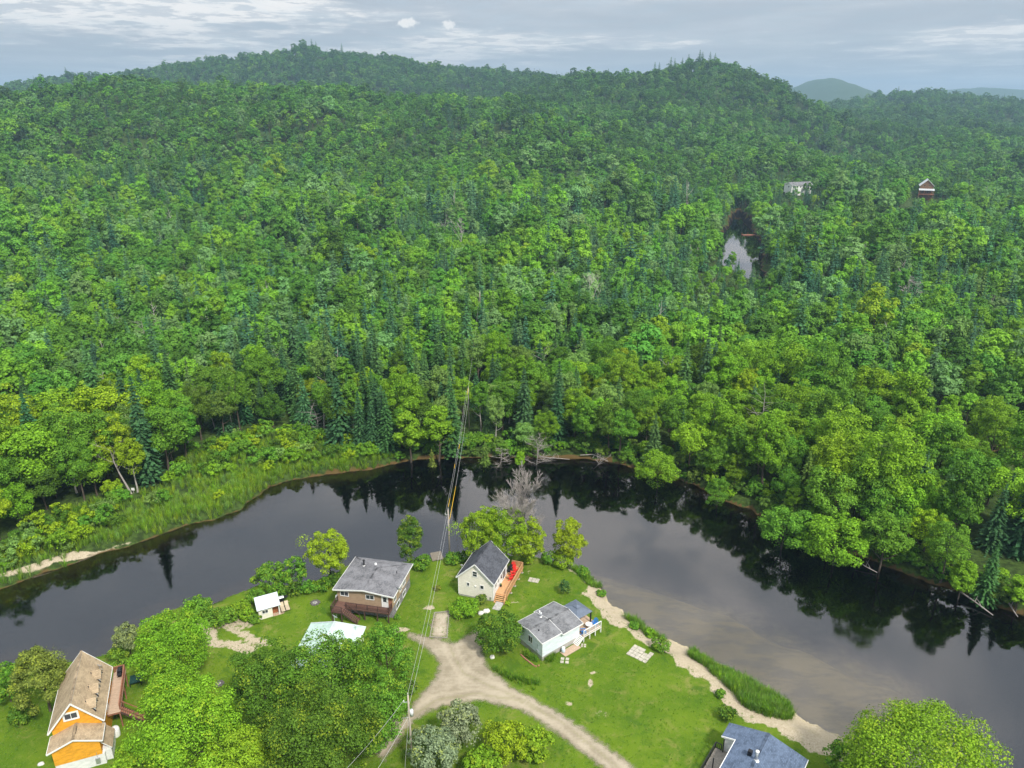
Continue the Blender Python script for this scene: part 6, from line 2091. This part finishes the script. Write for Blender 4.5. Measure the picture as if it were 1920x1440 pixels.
fire_ring(411, 1283, 'round fire pit on the grass between the maples', .5)
# slanted wooden ramp on the bank
o = empty('wooden_ramp', at(819, 1047), R(20))
o.scale = (.85, .8, .8)
for i in range(7):
    MB().obox((-1.05 + i * .35, 0, .75), .165, 1.15, .03, Matrix.Rotation(R(20), 3, 'X')).build('plank', M['dock_wood'], o)
for x in (-.95, .95):
    MB().bar((x, -1.0, -.2), (x, -1.0, .45), .1).build('leg', M['grey_wood'], o)
    MB().bar((x, 1.0, -.8), (x, 1.0, 1.05), .1).build('leg', M['grey_wood'], o)
tag(o, 'tilted grey plank ramp on the bank below the river pole', 'ramp')
# brick edging of the flower bed by the pale blue house
o = empty('bed_edging', (0, 0, 0))
E_ = GL([(976, 1228), (984, 1236), (994, 1244), (1002, 1250), (1008, 1251), (1012, 1247)])
k = 0
for a, b in zip(E_[:-1], E_[1:]):
    L = np.hypot(*(b - a))
    n = max(1, int(L / .28))
    for i in range(n):
        p = a + (b - a) * (i + .5) / n
        MB().obox((p[0], p[1], hz(*p) + .07), .12, .09, .1, Matrix.Rotation(math.atan2(*(b - a)[::-1]) + random.uniform(-.15, .15), 3, 'Z')).build('brick', M['brick_red'], o)
tag(o, 'curved brick edging of the flower bed by the pale blue house', 'edging')
# driftwood and fallen logs
def log(pts, rad, label, wood='dead_wood', br=2, z=0.0):
    P = [Vector((*G(u, v, WATER + .2), WATER + .25 + dz)) for u, v, dz in pts]
    o = empty('fallen_log', tuple(P[0]))
    m = MB()
    m.tube([p - P[0] for p in P], [rad * (1 - .5 * i / (len(P) - 1)) for i in range(len(P))], 7)
    m.build('trunk', M[wood], o, True)
    m = MB()
    d = P[-1] - P[0]
    for i in range(br):
        s = d * (.45 + .2 * i)
        m.tube([s, s + Vector((.5 - i * .8, .4, .7)), s + Vector((.9 - i * 1.5, .7, 1.1))], [rad * .4, rad * .25, rad * .1], 5)
    m.build('branch', M[wood], o)
    return tag(o, label, 'log')
log([(1798, 1118, .9), (1825, 1132, .5), (1862, 1154, .0)], .16, 'fallen grey log sliding into the water near the right edge')
log([(1882, 1132, 1.2), (1896, 1146, .5), (1908, 1158, .1)], .14, 'short fallen trunk leaning into the water at the right edge')
log([(1605, 1058, .8), (1622, 1066, .4), (1645, 1074, .0)], .13, 'bleached log under the wide overhanging tree')
log([(1088, 858, .6), (1112, 858, .8), (1140, 866, .1)], .15, 'pale log lying along the far bank opposite the bare tree')
log([(1012, 861, .5), (1040, 862, .4), (1068, 863, .2)], .12, 'thin pale log along the far bank beside the dead spruce')
log([(198, 1016, .9), (215, 1010, 1.3), (238, 1000, 1.2)], .08, 'thin grey stick lying in the reeds of the far bank', br=1)
# moored raft on the far reach
x_, y_ = G(1404, 441, WATER)
o = empty('wooden_raft', (x_, y_, WATER), R(10))
for i in range(6):
    MB().box(-4.5, 4.5, -1.6 + i * .55, -1.1 + i * .55, .05, .35).build('plank', M['brown_stain'], o)
MB().box(-4.3, 4.3, -1.5, 1.5, -.3, .05).build('float', M['grey_wood'], o)
for x in (-4.2, 0, 4.2):
    MB().box(x - .1, x + .1, 1.4, 1.6, .05, 1.6).build('post', M['brown_stain'], o)
tag(o, 'small reddish dock on the far stretch of water', 'dock')
# white marker on the marsh
o = empty('marker_sign', at(251, 925))
MB().box(-.05, .05, -.05, .05, -.3, 1.2).build('post', M['dead_wood'], o)
MB().box(-.35, .35, -.07, -.05, .7, 1.3).build('board', M['white_trim'], o)
tag(o, 'small white board standing by the leaning dead tree', 'sign')
o = empty('stump', at(925, 1113))
o.location = on(CL, CR, 5.6, 2.2, 0)
cr = link('crown', card_mesh('crown', crown_broad(58, h=.9, rx=.5, base=0, lobes=9, leaves=220, size=.16), M['leaf']), o)
cr['tint'] = jit('yellow-green')
link('trunk', limbs_mesh('trunk', [([(0, 0, -.1), (0, 0, .5)], [.04, .02])], M['bark']), o)
o.name = 'garden_shrub'
o.location = on(CL, CR, 5.75, -.1, 0)
tag(o, 'small yellow-green shrub at the foot of the cedar stairs', 'bush')
# ------------------------------------------------------------------ haze
t = NT('haze')
vol = t.n('ShaderNodeVolumePrincipled')
vol.inputs['Color'].default_value = (0.48, 0.74, 1.0, 1)
vol.inputs['Density'].default_value = 0.00016
vol.inputs['Anisotropy'].default_value = 0.2
t.t.links.new(vol.outputs[0], t.out.inputs['Volume'])
m = MB().box(-8100, 8100, -1600, 8100, -6, 330)
hz_o = tag(m.build('haze', t.mat), 'thin pale blue haze softening the distant hills', 'haze', kind='stuff')
